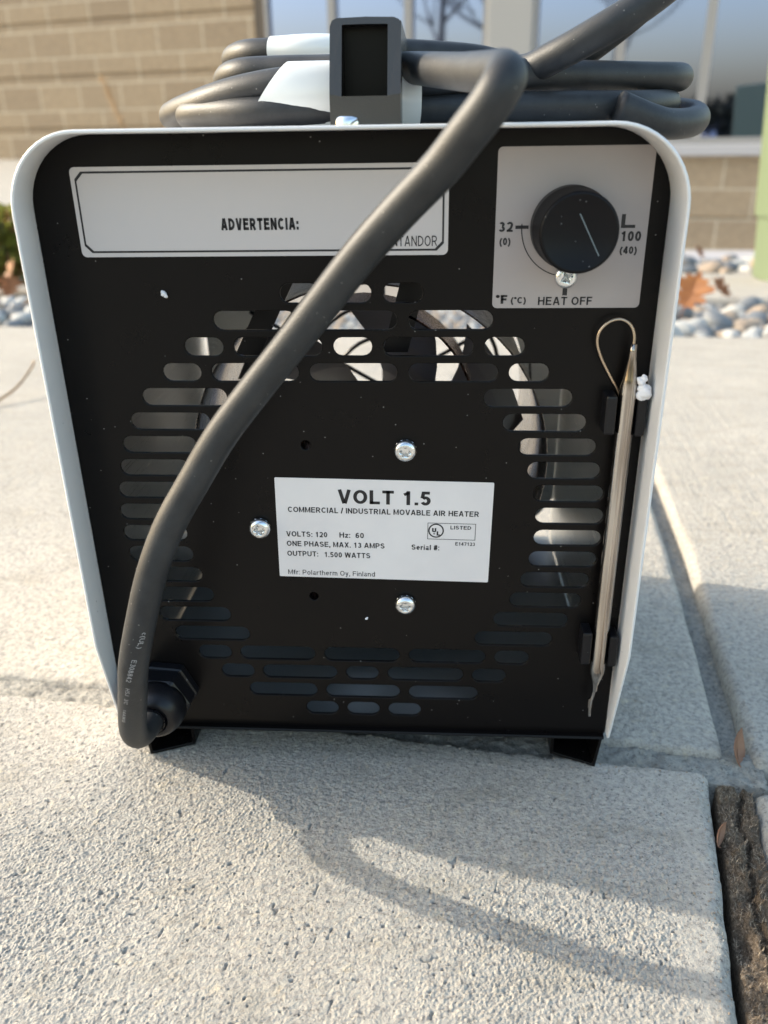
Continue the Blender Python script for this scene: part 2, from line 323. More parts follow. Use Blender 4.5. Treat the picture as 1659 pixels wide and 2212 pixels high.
def glyphs(body, bold):
    if (body, bold) in _tc: return _tc[(body, bold)]
    w = bold if isinstance(bold, float) else (0.175 if bold else 0.125); h = w / 2; gap = 0.13 if w > .14 else 0.15; x = 0.0; v = []; f = []
    for ch in body:
        adv, lines = sign(ch, w)
        for P in lines:
            n = len(P); closed = n > 3 and abs(P[0][0] - P[-1][0]) + abs(P[0][1] - P[-1][1]) < 1e-6; o = len(v)
            for i, (px, py) in enumerate(P):
                a = P[i - 1] if i else (P[-2] if closed else None); c = P[i + 1] if i < n - 1 else (P[1] if closed else None)
                def nrm(p, q): L_ = math.hypot(q[0] - p[0], q[1] - p[1]) or 1; return (-(q[1] - p[1]) / L_, (q[0] - p[0]) / L_)
                n1 = nrm(a, (px, py)) if a else nrm((px, py), c); n2 = nrm((px, py), c) if c else n1
                mx, my = n1[0] + n2[0], n1[1] + n2[1]; q = mx * mx + my * my; k = min(2 / q, 1.6) if q > .05 else 1
                v += [(x + px + mx * k * h, py + my * k * h), (x + px - mx * k * h, py - my * k * h)]
                if i: f.append([o + 2 * i - 2, o + 2 * i - 1, o + 2 * i + 1, o + 2 * i])
        x += adv + gap
    v = np.array(v); _tc[(body, bold)] = (v, f); return v, f
def cap_height(bold): return 1.0
def text(mb, body, x0, x1, zb, h, bold=True, y=0.0, rot=0.0, c=(0, 0), mi=1):
    """lay text on the plane y: from x0 to x1, baseline zb, capital height h, in a frame turned by rot about c"""
    v, f = glyphs(body, bold); xs = v[:, 0]; sx = (x1 - x0) / (xs.max() - xs.min()); sz = h / cap_height(bold)
    ca, sa = math.cos(rot), math.sin(rot); P = []
    for a, b in v:
        lx = x0 + (a - xs.min()) * sx; lz = zb + b * sz
        P.append((c[0] + lx * ca - lz * sa, y, c[1] + lx * sa + lz * ca))
    mb.add(P, f, mi)
def plate_outline(x0, x1, z0, z1, r, n=6):
    pts = []
    for cx, cz, a0 in ((x1 - r, z1 - r, 0), (x0 + r, z1 - r, 90), (x0 + r, z0 + r, 180), (x1 - r, z0 + r, 270)):
        for k in range(n + 1): a = R(a0 + 90 * k / n); pts.append((cx + r * math.cos(a), cz + r * math.sin(a)))
    return pts
def label_plate(mb, x0, x1, z0, z1, r, rot=0.0, c=(0, 0), th=0.18, mi=0):
    ca, sa = math.cos(rot), math.sin(rot)
    pts = [(c[0] + x * ca - z * sa, c[1] + x * sa + z * ca) for x, z in plate_outline(x0, x1, z0, z1, r)]
    mb.loft([[(x, -0.001 - 0.02, z) for x, z in pts], [(x, -0.02 - th, z) for x, z in pts]], mi, False, True, False)
def quad(mb, x0, x1, z0, z1, y, mi=1, rot=0.0, c=(0, 0)):
    ca, sa = math.cos(rot), math.sin(rot)
    mb.add([(c[0] + x * ca - z * sa, y, c[1] + x * sa + z * ca) for x, z in ((x0, z0), (x1, z0), (x1, z1), (x0, z1))], [(0, 1, 2, 3)], mi)
def arc(mb, cx, cz, r0, r1, a0, a1, y, n=40, mi=1):
    v = []; f = []
    for k in range(n + 1):
        a = R(a0 + (a1 - a0) * k / n); v += [(cx + r0 * math.cos(a), y, cz + r0 * math.sin(a)), (cx + r1 * math.cos(a), y, cz + r1 * math.sin(a))]
        if k: f.append((2 * k - 2, 2 * k - 1, 2 * k + 1, 2 * k))
    mb.add(v, f, mi)

# vectorised value noise
def vn(x, y, seed=0):
    xi = np.floor(x).astype(np.int64); yi = np.floor(y).astype(np.int64); fx = x - xi; fy = y - yi
    fx = fx * fx * (3 - 2 * fx); fy = fy * fy * (3 - 2 * fy)
    def h(a, b):
        n = (a * 374761393 + b * 668265263 + seed * 144269504) & 0x7fffffff
        n = ((n ^ (n >> 13)) * 1274126177) & 0x7fffffff
        return ((n ^ (n >> 16)) & 0xffff) / 65535.0
    return (h(xi, yi) * (1 - fx) + h(xi + 1, yi) * fx) * (1 - fy) + (h(xi, yi + 1) * (1 - fx) + h(xi + 1, yi + 1) * fx) * fy - 0.5
def grains(x, y, seed, rmin, rmax):
    """sand-grain domes: one per unit cell, jittered, of random size and height"""
    xi = np.floor(x).astype(np.int64); yi = np.floor(y).astype(np.int64); out = np.zeros_like(x)
    def h(a, b, k):
        n = (a * 374761393 + b * 668265263 + (seed * 7 + k) * 144269504) & 0x7fffffff
        n = ((n ^ (n >> 13)) * 1274126177) & 0x7fffffff
        return ((n ^ (n >> 16)) & 0xffff) / 65535.0
    for i in (-1, 0, 1):
        for j in (-1, 0, 1):
            a, b = xi + i, yi + j; px = a + h(a, b, 1); py = b + h(a, b, 2); k = h(a, b, 3); r = rmin + (rmax - rmin) * k
            d = ((x - px) ** 2 + (y - py) ** 2) / (r * r)
            out = np.maximum(out, np.clip(1 - d, 0, 1) ** 0.7 * r * (0.55 + 0.6 * h(a, b, 4)))
    return out
def slope(y):                      # the pavement is level by the heater and falls gently toward the building
    t = np.maximum(0, y - 200.0); return -0.09 * (t * t / (t + 60.0))
def slopef(y): return float(slope(np.array([float(y)]))[0])
CA, SA = math.cos(R(7.4)), math.sin(R(7.4))
def uv2xy(u, v): return u * CA + v * SA, -u * SA + v * CA
def xy2uv(x, y): return x * CA - y * SA, x * SA + y * CA
def edge_drop(d, r):
    d = np.clip(d, 0, r); return -(r - np.sqrt(np.maximum(0, r * r - (r - d) ** 2)))
def grid(name, us, vs, hfun, m, smooth=True, skirt=-22.0, shear=0.0):
    us = np.concatenate([[us[0]], us, [us[-1]]]); vs = np.concatenate([[vs[0]], vs, [vs[-1]]])
    U, V = np.meshgrid(us, vs); H = hfun(U, V)
    H[0, :] = skirt; H[-1, :] = skirt; H[:, 0] = skirt; H[:, -1] = skirt
    X, Y = uv2xy(U + shear * V, V); Z = H + slope(Y)
    n, k = U.shape
    co = np.stack([X, Y, Z], -1).reshape(-1, 3) / 1000.0
    idx = np.arange(n * k).reshape(n, k)
    q = np.stack([idx[:-1, :-1], idx[:-1, 1:], idx[1:, 1:], idx[1:, :-1]], -1).reshape(-1, 4)
    me = bpy.data.meshes.new(name); me.vertices.add(len(co)); me.vertices.foreach_set('co', co.astype(np.float32).ravel())
    me.loops.add(q.size); me.loops.foreach_set('vertex_index', q.ravel().astype(np.int32))
    me.polygons.add(len(q)); me.polygons.foreach_set('loop_start', np.arange(0, q.size, 4, dtype=np.int32))
    me.polygons.foreach_set('use_smooth', np.full(len(q), smooth)); me.update(calc_edges=True); me.validate()
    me.materials.append(m); o = bpy.data.objects.new(name, me); COL.objects.link(o); return o
def steps(*segs):                  # (start, end, spacing) pieces joined into one coordinate list
    out = []
    for a, b, s in segs: out.append(np.linspace(a, b, max(2, int(abs(b - a) / s) + 1))[:-1])
    out.append(np.array([segs[-1][1]])); return np.concatenate(out)

# ------------------------------------------------------------------ pavement
def rough(U, V, a=1.0):
    n1 = vn(U / 0.66, V / 0.66, 1); n2 = vn(U / 0.4 + 7, V / 0.4, 2); n3 = vn(U / 4, V / 4, 3); n4 = vn(U / 60, V / 60, 4); n5 = vn(U / 1.7, V / 1.7, 7)
    br = vn(U / 14, V / 0.9, 5)
    amp = 0.52 + 0.75 * (vn(U / 38, V / 38, 6) + 0.25)
    pit = -1.3 * np.clip((vn(U / 2.2 + 3, V / 2.2, 15) - 0.40) / 0.08, 0, 1)
    g = grains(U / 1.05, V / 1.05, 1, 0.25, 0.75) * 0.72 + grains(U / 0.66 + 3, V / 0.66, 2, 0.3, 0.7) * 0.4 + grains(U / 2.6 + 1, V / 2.6, 3, 0.1, 0.5) * 0.9
    return a * (amp * (g - 0.4 + 0.25 * n2 + 0.2 * n1) + 0.3 * n3 + 0.7 * n4 + 0.14 * br + pit)
def hA(U, V):
    r = 6 + 3 * vn(V / 14, U * 0, 8) + 2 * vn(V / 3, U * 0, 18); r2 = 3.0 + 3 * vn(U / 10, V * 0, 9) + 2 * vn(U / 2.5, V * 0, 19)
    d = 151.5 - U; k = np.clip((d - 4) / 16.0, 0.22, 1) * np.clip((24 - V) / 50.0, 0.55, 1)
    return rough(U, V) * k + edge_drop(d, r) + edge_drop(18.3 - V, r2)
tag(grid('sidewalk_slab', steps((-1500, -340, 40), (-340, -235, 1.0), (-235, 151.5, 0.29)), steps((-1500, -270, 40), (-270, -140, 0.9), (-140, 18.3, 0.29)), hA, MT['conc'], shear=0.08), kind='structure')
def hB(U, V):
    r = 4.5 + 3 * vn(U / 22, V * 0, 11) + 2.4 * vn(U / 5, V * 0, 17) + 1.6 * vn(U / 1.8, V * 0, 16); r2 = 6 + 3 * vn(V / 30, U * 0, 12)
    return rough(U, V, 0.8) - 0.5 + edge_drop(V - 33, r) + edge_drop(163 - U, r2) - 1.4 * np.clip(1 - (V - 33) / 14, 0, 1) * (vn(U / 7, V / 5, 13) + 0.5)
tag(grid('sidewalk_slab', steps((-2600, -420, 60), (-420, -200, 4), (-200, 163, 1.3)), steps((33, 200, 1.3), (200, 420, 5), (420, 1340, 30)), hB, MT['conc_far']), kind='structure')
def hC(U, V): return rough(U, V, 0.8) + edge_drop(V - 27, 8) + edge_drop(U - 174, 6 + 3 * vn(V / 30, U * 0, 14))
tag(grid('sidewalk_slab', steps((174, 330, 1.3), (330, 2600, 50)), steps((27, 260, 1.3), (260, 1340, 25)), hC, MT['conc_far']), kind='structure')
def hD(U, V): return rough(U, V, 0.9) + edge_drop(U - 169.5, 7) + edge_drop(12 - V, 6)
tag(grid('sidewalk_slab', steps((169.5, 260, 1.0), (260, 1800, 60)), steps((-1500, -220, 60), (-220, 12, 1.0)), hD, MT['conc'], shear=0.08), kind='structure')
def hm(U, V): return -4.2 + 1.6 * vn(U / 3, V / 3, 21) + 2.6 * vn(U / 14, V / 8, 22) + 1.0 * vn(U / 1.3, V / 1.3, 23)
tag(grid('joint_mortar', steps((-1500, -260, 30), (-260, 178, 1.2)), steps((16, 38, 1.0)), hm, MT['mortar'], skirt=-24), kind='structure')
def hm2(U, V): return -10 + 2.0 * vn(U / 3, V / 5, 25) + 3.0 * vn(U / 9, V / 20, 26)
tag(grid('joint_mortar', steps((160, 177, 1.2)), steps((38, 420, 2), (420, 1335, 30)), hm2, MT['mortar'], skirt=-24), kind='structure')
def hf(U, V):
    crack = np.clip(1 - np.abs(U - 163.5 - 5 * vn(V / 9, V * 0, 33) - 2 * vn(V / 2.5, V * 0, 35)) / 1.6, 0, 1) * (vn(V / 30, V * 0, 34) > -0.05)
    hole = np.clip(1 - np.hypot(U - 157, (V + 66) * 0.6) / 5.0, 0, 1)
    return -3.2 + 3.8 * vn(U / 5, V / 6, 31) + 2.2 * vn(U / 2.2, V / 2.2, 36) + 1.6 * vn(U / 0.9, V / 0.9, 32) - 6 * crack - 8 * hole - edge_drop(U - 154.2, 1.5) * -2
tag(grid('joint_filler', steps((154.4, 169.2, 0.6)), steps((-700, -230, 12), (-230, 14, 0.8)), hf, MT['fibre'], skirt=-20, shear=0.08), kind='structure')
rnd = random.Random(4)
hair = MB()
for i in range(11000):
    u = rnd.uniform(154.6, 169.0); v = rnd.uniform(-210, 13); z = float(hf(np.array([u]), np.array([v]))[0])
    a = rnd.uniform(0, 6.3); e = rnd.uniform(0.1, 1.2); Ln = rnd.uniform(0.6, 2.4); wd = rnd.uniform(0.05, 0.11)
    x, y = uv2xy(u + 0.08 * v, v); d = Vector((math.cos(a) * math.cos(e), math.sin(a) * math.cos(e), math.sin(e))) * Ln
    p = Vector((x, y, z - ZG - 0.2)); s = d.cross(Vector((0.3, 0.2, 1))).normalized() * wd; q = p + d * 0.55 + Vector((0, 0, 0.2)); t_ = p + d
    hair.add([p - s, p + s, q + s, q - s, t_], [(0, 1, 2, 3), (3, 2, 4)], 0 if rnd.random() < 0.55 else 1)
ho = hair.build('fibre_strands', [MT['straw'], MT['straw2']]); tag(ho, 'frayed brown fibres standing out of the expansion joint filler', 'fibres', kind='stuff')
gt = MB()
for i in range(520):
    k = rnd.random()
    if k < 0.4: u, v = 150.5 - abs(rnd.gauss(0, 4.0)), rnd.uniform(-150, 15)
    elif k < 0.7: u, v = rnd.uniform(-240, 150), 17.5 - abs(rnd.gauss(0, 2.5))
    else: u, v = rnd.uniform(-200, 145), rnd.uniform(-130, 12)
    r = rnd.uniform(0.2, 0.6) if k < .7 else rnd.uniform(0.2, 0.45); x, y = uv2xy(u + 0.08 * v, v); z = -ZG + float(hA(np.array([u]), np.array([v]))[0])
    q = [(x + r * math.cos(a + i) * rnd.uniform(.7, 1.2), y + r * math.sin(a + i) * rnd.uniform(.7, 1.2), z - r * .3) for a in (0, 1.3, 2.5, 3.8, 5.1)]
    t_ = [(x + r * .6 * math.cos(a + i + .4), y + r * .6 * math.sin(a + i + .4), z + r * rnd.uniform(.4, .9)) for a in (0, 1.3, 2.5, 3.8, 5.1)]
    gt.loft([q, t_], i % 3, False, True, False)
tag(gt.build('grit', [MT['conc'], MT['stone3'], MT['conc_far']]), 'loose sand grains scattered along the edges of the near slab', 'grit', kind='stuff')
# earth under everything, falling with the pavement
ys = [-60000, -3000, 200, 300, 500, 1000, 1400, 2500, 4000, 6000, 9000, 60000]
gb = MB(); v = []
for y in ys:
    for x in (-60000, -3000, 3000, 60000): v.append((x, y, -ZG - 26 + slopef(min(y, 9000))))
gb.add(v, [(i * 4 + k, i * 4 + k + 1, i * 4 + k + 5, i * 4 + k + 4) for i in range(len(ys) - 1) for k in range(3)], 0, True)
tag(gb.build('ground', MT['soil']), kind='structure')
def hs(U, V): return 4.0 + 3 * vn(U / 40, V / 40, 41)
tag(grid('concrete_path', steps((-150, 4000, 60)), steps((2110, 3290, 60)), hs, MT['conc_far'], skirt=-26), kind='structure')
tag(grid('concrete_kerb', steps((-1200, 5000, 80)), steps((4720, 7200, 60)), lambda U, V: 2.0 + 0 * U, MT['sill'], skirt=-26), kind='structure')
# raised sunlit terrace on the far side, rising to the block wall
tb_ = MB()
tb_.add([(-9000, 3500, -112), (-900, 3500, -112), (-900, 9500, 45), (-9000, 9500, 45), (-9000, 3500, -520), (-900, 3500, -520), (-900, 9500, -900)],
        [(0, 1, 2, 3), (4, 5, 1, 0), (5, 6, 2, 1)])
tag(tb_.build('terrace', MT['ledge'], base=(-3000, 3500, -430)), kind='structure')

# ------------------------------------------------------------------ building
BB = (0, 5900, -620)
bld = empty('brick_building', BB); tag(bld, 'tan block building with grey framed mirror windows', 'building')
def wall_strip(mb, p0, p1, z0, z1, course=200.0, zref=0.0, th=300.0):
    """wall face made of two-course bands with a sunk groove between them"""
    d = Vector((p1[0] - p0[0], p1[1] - p0[1], 0)); n = Vector((d.y, -d.x, 0)).normalized()
    prof = [(z0, 0.0)]; k = math.ceil((z0 - zref) / (2 * course))
    while zref + k * 2 * course < z1:
        g = zref + k * 2 * course; prof += [(g - 16, 0), (g - 10, -14), (g + 10, -14), (g + 16, 0)]; k += 1
    prof = [q for q in prof if z0 <= q[0] < z1] + [(z1, 0)]
    prof = [(z0, -th)] + prof + [(z1, -th)]
    r0 = [Vector((p0[0], p0[1], z)) + n * o for z, o in prof]; r1 = [Vector((p1[0], p1[1], z)) + n * o for z, o in prof]
    mb.loft([r0, r1], 0, True, True, False)
FA = (1900, 5900, R(-17))          # the whole front runs along one line, turned 17 degrees
wl = MB(); wall_strip(wl, (-8500, 5900), (-1502, 5900), -900, 2600, 200, 240); wl.turn(*FA).build('wall', MT['block'], bld)
wr = MB(); wall_strip(wr, (-1500, 5900), (4200, 5900), -1000, -10, 200, -410); wr.turn(*FA).build('wall', MT['block'], bld)
s_ = MB(); s_.box(-1498, 4200, 5840, 6100, -8, 62); s_.turn(*FA).build('window_sill', MT['sill'], bld, bevel=6)
d_ = MB(); d_.box(-1500, -1416, 5906, 6200, 64, 2600); d_.turn(*FA).build('corner_trim', MT['darkside'], bld)
p_ = MB(); p_.box(322, 642, 5880, 6000, 63, 2600); p_.turn(*FA).build('pilaster', MT['pilaster'], bld, bevel=8)
edges = [(-1414, -861), (-861, -263), (-263, 320), (644, 1242), (1242, 1795), (1795, 2400), (2400, 3000)]
for a, b in edges:
    f = MB(); wd = 30
    for q in ((a + 1, a + wd, 64, 2600), (b - wd, b - 1, 64, 2600), (a + wd, b - wd, 64, 105), (a + wd, b - wd, 2540, 2600)): f.box(q[0], q[1], 5890, 5960, q[2], q[3])
    fo = f.turn(*FA).build('window', MT['frame'], bld)
    g = MB(); g.box(a + wd, b - wd, 5925, 5940, 105, 2540); g.turn(*FA).build('pane', MT['glass'], fo)

# pale green utility pedestal at the right edge
ped = empty('utility_pedestal', (1390, 2640, -ZG + slopef(2600))); tag(ped, 'pale green steel utility box standing by the stone bed', 'utility box')
b_ = MB(); b_.box(1190, 1600, 2560, 2860, -ZG + slopef(2600), -122, bev=8); b_.build('body', MT['green'], ped)
b_ = MB(); b_.box(1181, 1609, 2551, 2869, -121, 560, bev=10); b_.build('lid', MT['green'], ped)
ped.rotation_euler = (0, R(-4.0), 0)

# ------------------------------------------------------------------ stone beds
def stone_mesh(i):
    rs = random.Random(50 + i); import bmesh
    bm = bmesh.new(); bmesh.ops.create_icosphere(bm, subdivisions=3, radius=1.0)
    k = Vector((rs.uniform(-3, 3), rs.uniform(-3, 3), rs.uniform(-3, 3)))
    for v in bm.verts:
        p = v.co; q = 1 + 0.16 * math.sin(1.7 * p.x + k.x) * math.cos(1.9 * p.y + k.y) + 0.1 * math.sin(2.6 * p.z + 2.1 * p.x + k.z)
        v.co = p * q
    for f in bm.faces: f.smooth = True
    me = bpy.data.meshes.new('river_stone'); bm.to_mesh(me); bm.free()
    me.materials.append(MT[('stone1', 'stone3', 'stone2', 'stone3', 'stone2', 'stone1')[i]]); return me
smesh = [stone_mesh(i) for i in range(6)]
srnd = random.Random(9)
def stones(areas, count, lab, grp, smin, smax, gap):
    placed = []
    tries = 0
    while len(placed) < count and tries < 9000:
        tries += 1; (x0, x1, v0, v1) = areas[srnd.randrange(len(areas))]
        x = srnd.uniform(x0, x1); v = srnd.uniform(v0, v1); y = v - 0.13 * x; r = srnd.uniform(smin, smax)
        if any((x - a) ** 2 + (y - b) ** 2 < (gap * (r + c)) ** 2 for a, b, c in placed): continue
        placed.append((x, y, r))
        o = bpy.data.objects.new('river_stone', smesh[srnd.randrange(6)]); COL.objects.link(o)
        hz = r * srnd.uniform(0.5, 0.75)
        o.location = (x / 1000, y / 1000, (slopef(y) - 26 + hz * 0.8) / 1000); o.scale = (r / 1000, r * srnd.uniform(0.65, 0.9) / 1000, hz / 1000)
        o.rotation_euler = (srnd.uniform(-.25, .25), srnd.uniform(-.25, .25), srnd.uniform(0, 6.3))
        tag(o, lab, 'stone', grp)
    return placed
stones([(-1500, -840, 1380, 2080), (-1500, -840, 1380, 2000), (440, 1250, 1385, 2085), (440, 1100, 1385, 1800)], 297, 'smooth river stone lying in the bed right behind the sidewalk', 'river stones in the bed behind the sidewalk', 15, 36, 0.84)
stones([(1050, 2300, 3360, 4640)], 60, 'river stone lying in the strip at the foot of the building wall', 'river stones along the building wall', 34, 70, 0.9)
gv = MB()
for i in range(12000):
    x = rnd.uniform(-2200, 2600); v = rnd.choice((rnd.uniform(1350, 2100), rnd.uniform(3310, 4700))); y = v - 0.13 * x; r = rnd.uniform(7, 19)
    z = -ZG - 24 + slopef(y)
    gv.add([(x - r, y - r * .6, z), (x + r, y - r * .7, z), (x + r * .6, y + r, z), (x - r * .7, y + r * .8, z), (x + r * .1, y, z + r * 1.1)], [(0, 1, 4), (1, 2, 4), (2, 3, 4), (3, 0, 4)], i % 3, True)
tag(gv.build('gravel', [MT['stone1'], MT['stone2'], MT['stone3']]), 'small gravel filling the stone beds between the river stones', 'gravel', kind='stuff')

# ------------------------------------------------------------------ leaves
OAK = [(0, 0), (.05, .12), (.22, .1), (.16, .24), (.4, .3), (.33, .42), (.2, .44), (.46, .6), (.4, .72), (.22, .66), (.26, .84), (.1, .82), (0, 1)]
OVAL = [(0, 0), (.12, .12), (.22, .32), (.25, .5), (.2, .7), (.1, .88), (0, 1)]
def leaf(name, out, L, loc, rot, curl, m, label, width=1.0, stem=0.25):
    mb = MB(); half = out; base = Vector(loc)
    E = Matrix.Rotation(rot[2], 3, 'Z') @ Matrix.Rotation(rot[1], 3, 'Y') @ Matrix.Rotation(rot[0], 3, 'X')
    def P(x, t, dz): return base + E @ Vector((x * L * width, t * L, curl * L * (t * t) + 1.2 * curl * L * abs(x) ** 1.5 + dz))
    top = []; bot = []
    for dz, lst in ((0.25, top), (-0.25, bot)):
        for x, t in half: lst.append((P(-x, t, dz), P(0, t, dz), P(x, t, dz)))
    v = []; f = []
    for k, lst in enumerate((top, bot)):
        o = len(v)
        for a in lst: v += list(a)
        for i in range(len(lst) - 1):
            for s in (0, 1):
                q = (o + 3 * i + s, o + 3 * i + s + 1, o + 3 * i + 4 + s, o + 3 * i + 3 + s); f.append(q if k == 0 else q[::-1])
    n = len(half); o = 3 * n
    for i in range(n - 1):
        f.append((3 * i, 3 * i + 3, o + 3 * i + 3, o + 3 * i)); f.append((3 * i + 2, o + 3 * i + 2, o + 3 * i + 5, 3 * i + 5))
    mb.add(v, f, 0, False)
    mb.tube([P(0, 0.55, 0.3), P(0, 0.2, 0.3), P(0, 0, 0), P(0.02, -stem * 0.5, L * .03), P(0.05, -stem, L * .08)], 0.008 * L + 0.1, 6, 0, 3)
    o = mb.build(name, m, base=loc); return tag(o, label, 'leaf')
def gz(y): return -ZG + slopef(y)
leaf('oak_leaf', OAK, 90, (600, 1640, gz(1640) + 14), (R(52), R(12), R(-35)), 0.3, MT['oak'], 'large orange oak leaf standing up among the river stones', 1.2)
leaf('oak_leaf', OAK, 70, (806, 1930, gz(1930) + 18), (R(30), R(-20), R(60)), 0.3, MT['oak'], 'small orange oak leaf lying beyond the large upright one')
leaf('oak_leaf', OAK, 105, (-1330, 2290, gz(2290) + 20), (R(50), R(10), R(-60)), 0.25, MT['oak'], 'orange oak leaf on the stones in front of the green shrub', 1.1)
leaf('oak_leaf', OAK, 80, (-985, 1700, gz(1700) + 22), (R(15), R(-10), R(-80)), 0.3, MT['tanleaf'], 'tan oak leaf at the near edge of the stones below the shrub')
leaf('oak_leaf', OAK, 75, (1330, 3900, gz(3900) + 30), (R(35), R(10), R(40)), 0.3, MT['oak'], 'orange oak leaf near the heater side in the far stone strip')
leaf('oak_leaf', OAK, 80, (1700, 4150, gz(4150) + 30), (R(30), R(-15), R(-20)), 0.3, MT['brownleaf'], 'brown oak leaf in the far stone strip close to the building wall')
leaf('oak_leaf', OAK, 60, (930, 1880, gz(1880) + 26), (R(40), R(5), R(20)), 0.3, MT['brownleaf'], 'brown oak leaf among the river stones nearest the green utility box')
leaf('oak_leaf', OAK, 70, (-1120, 1900, gz(1900) + 26), (R(40), R(12), R(10)), 0.3, MT['oak'], 'orange oak leaf midway across the stones below the shrub')
leaf('dry_leaf', OVAL, 15, (171.5, 7.0, -ZG - 4.5), (R(22), R(38), R(32)), 0.7, MT['brownleaf'], 'curled brown leaf caught where the sidewalk joints meet', 1.5, 0.1)
leaf('dry_leaf', OVAL, 10, (146.2, -41.0, -ZG - 3.0), (R(20), R(55), R(10)), 0.5, MT['brownleaf'], 'small brown leaf wedged between slab edge and brown joint filler', 1.0, 0.05)
leaf('dry_leaf', OAK, 60, (-505, 590, gz(590) + 3), (R(20), R(15), R(100)), 0.3, MT['tanleaf'], 'curled tan leaf with long stem on the sunlit slab left of the heater', 1.0, 0.1)
tw = MB(); tw.tube([(-512, 640, gz(640) + 2), (-500, 690, gz(690) + 14), (-508, 760, gz(760) + 30), (-524, 800, gz(800) + 32)], 1.8, 6)
tag(tw.build('twig', MT['plume'], base=(-512, 640, gz(640))), 'pale curved twig on the sunlit slab left of the heater', 'twig')

# ------------------------------------------------------------------ shrub and dry grass plume at the left
def leafcloud(mb, c, rx, ry, rz, n, size, rs, mi=(0,), aspect=2.2):
    for i in range(n):
        while True:
            p = Vector((rs.uniform(-1, 1), rs.uniform(-1, 1), rs.uniform(-1, 1)))
            if 0.25 < p.length < 1: break
        k = 0.85 + 0.2 * math.sin(5 * p.x + 2) * math.sin(6 * p.z + 1)
        q = Vector((c[0] + p.x * rx * k, c[1] + p.y * ry * k, c[2] + p.z * rz * k))
        d = (p.normalized() + Vector((rs.uniform(-.7, .7), rs.uniform(-.7, .7), rs.uniform(-.2, .9)))).normalized(); s = size * rs.uniform(.6, 1.3)
        w_ = d.orthogonal().normalized(); w_ = (w_ * math.cos(rs.uniform(0, 6)) + d.cross(w_) * math.sin(rs.uniform(0, 6))).normalized() * s / aspect
        mb.add([q, q + d * s * .5 + w_, q + d * s, q + d * s * .5 - w_], [(0, 1, 2), (0, 2, 3)], rs.choice(mi))
sb = (-1515, 2700, gz(2700)); shr = empty('shrub', sb); tag(shr, 'low yellow green shrub with reddish lower leaves at the left', 'shrub')
rs = random.Random(2); st = MB()
for i in range(14):
    a = rs.uniform(0, 6.3); st.tube([sb, (sb[0] + 60 * math.cos(a), sb[1] + 60 * math.sin(a), sb[2] + 110), (sb[0] + 130 * math.cos(a), sb[1] + 130 * math.sin(a), sb[2] + rs.uniform(180, 250))], 3, 5, 0, 4)
st.build('stem', MT['bark'], shr)
fo = MB(); leafcloud(fo, (sb[0], sb[1], sb[2] + 165), 190, 190, 120, 2600, 26, rs, (0, 0, 0, 0, 0, 1)); leafcloud(fo, (sb[0] + 20, sb[1] - 60, sb[2] + 60), 170, 120, 50, 500, 24, rs, (1, 1, 0))
fo.build('foliage', [MT['shrub'], MT['shrub2']], shr)
gp = empty('grass_plume', (-1010, 2760, gz(2760))); tag(gp, 'dry brown grass plume in front of the tan block wall', 'grass plume')
st = MB(); st.tube([(-1010, 2760, gz(2760)), (-1020, 2770, 60), (-1045, 2790, 170), (-1095, 2800, 330)], 2.0, 6); st.build('stalk', MT['plume'], gp)
pl = MB()
for i in range(260):
    t_ = rs.random(); x = -1040 - 62 * t_; z = 165 + 170 * t_; d = Vector((rs.uniform(-1, .9), rs.uniform(-1, 1), rs.uniform(-.1, 1))).normalized() * rs.uniform(9, 26); p = Vector((x, 2795, z)); s = Vector((0.6, 0, 0.8)) * 1.4
    pl.add([p - s, p + s, p + d + s * .4, p + d - s * .4], [(0, 1, 2, 3)])
pl.build('seed_head', MT['plume'], gp)

# ------------------------------------------------------------------ what stands behind the photographer and shows in the window panes
def bare_tree(loc, H, seed, label):
    t_ = empty('bare_tree', loc); tag(t_, label, 'tree', 'bare trees mirrored in the windows'); r_ = random.Random(seed)
    tr_ = MB(); lm = MB()
    P = [Vector(loc), Vector(loc) + Vector((r_.uniform(-80, 80), 0, H * .3)), Vector(loc) + Vector((r_.uniform(-200, 200), 0, H * .65)), Vector(loc) + Vector((r_.uniform(-250, 250), 0, H))]
    tr_.tube(P, lambda q: 110 * (1 - .8 * q), 8); tr_.build('trunk', MT['bark'], t_)
    def grow(p, d, L, rad, depth):
        q = p + d * L; q2 = q + (d + Vector((0, 0, .35))).normalized() * L * .7
        lm.tube([p, q, q2], lambda s: rad * (1 - .6 * s), 6, 0, 3)
        if depth:
            for k in range(3): grow(p + (q2 - p) * r_.uniform(.4, .95), (d + Vector((r_.uniform(-.9, .9), r_.uniform(-.9, .9), r_.uniform(0, .7)))).normalized(), L * .62, rad * .55, depth - 1)
    for k in range(9):
        a = r_.uniform(0, 6.3); grow(P[1].lerp(P[3], k / 9), Vector((math.cos(a), math.sin(a), r_.uniform(.4, 1))).normalized(), H * .17, 42, 2)
    lm.build('limbs', MT['bark'], t_)
bare_tree((-7600, -5100, gz(0)), 6500, 3, 'bare tree mirrored in the pane just right of the handle')
bare_tree((-6500, -5300, gz(0)), 6000, 8, 'bare tree mirrored beside the wide grey pilaster')
bare_tree((-4800, -8000, gz(0)), 5600, 12, 'bare tree mirrored in the panes right of the pilaster')
hd = MB(); r_ = random.Random(6)
for k in range(46): leafcloud(hd, (-24000 + k * 560, -15000 + r_.uniform(-300, 300), gz(0) + 560), 420, 420, 620 + r_.uniform(-90, 260), 170, 210, r_, (0,), 1.8)
hb = MB(); hb.box(-24200, 2200, -15150, -14850, gz(0), gz(0) + 1000)
hg = empty('hedge', (-11000, -15000, gz(0))); tag(hg, 'long dark hedge mirrored as the dark band low in the windows', 'hedge')
hd.build('foliage', MT['hedge'], hg); hb.build('inner_growth', MT['hedge'], hg)

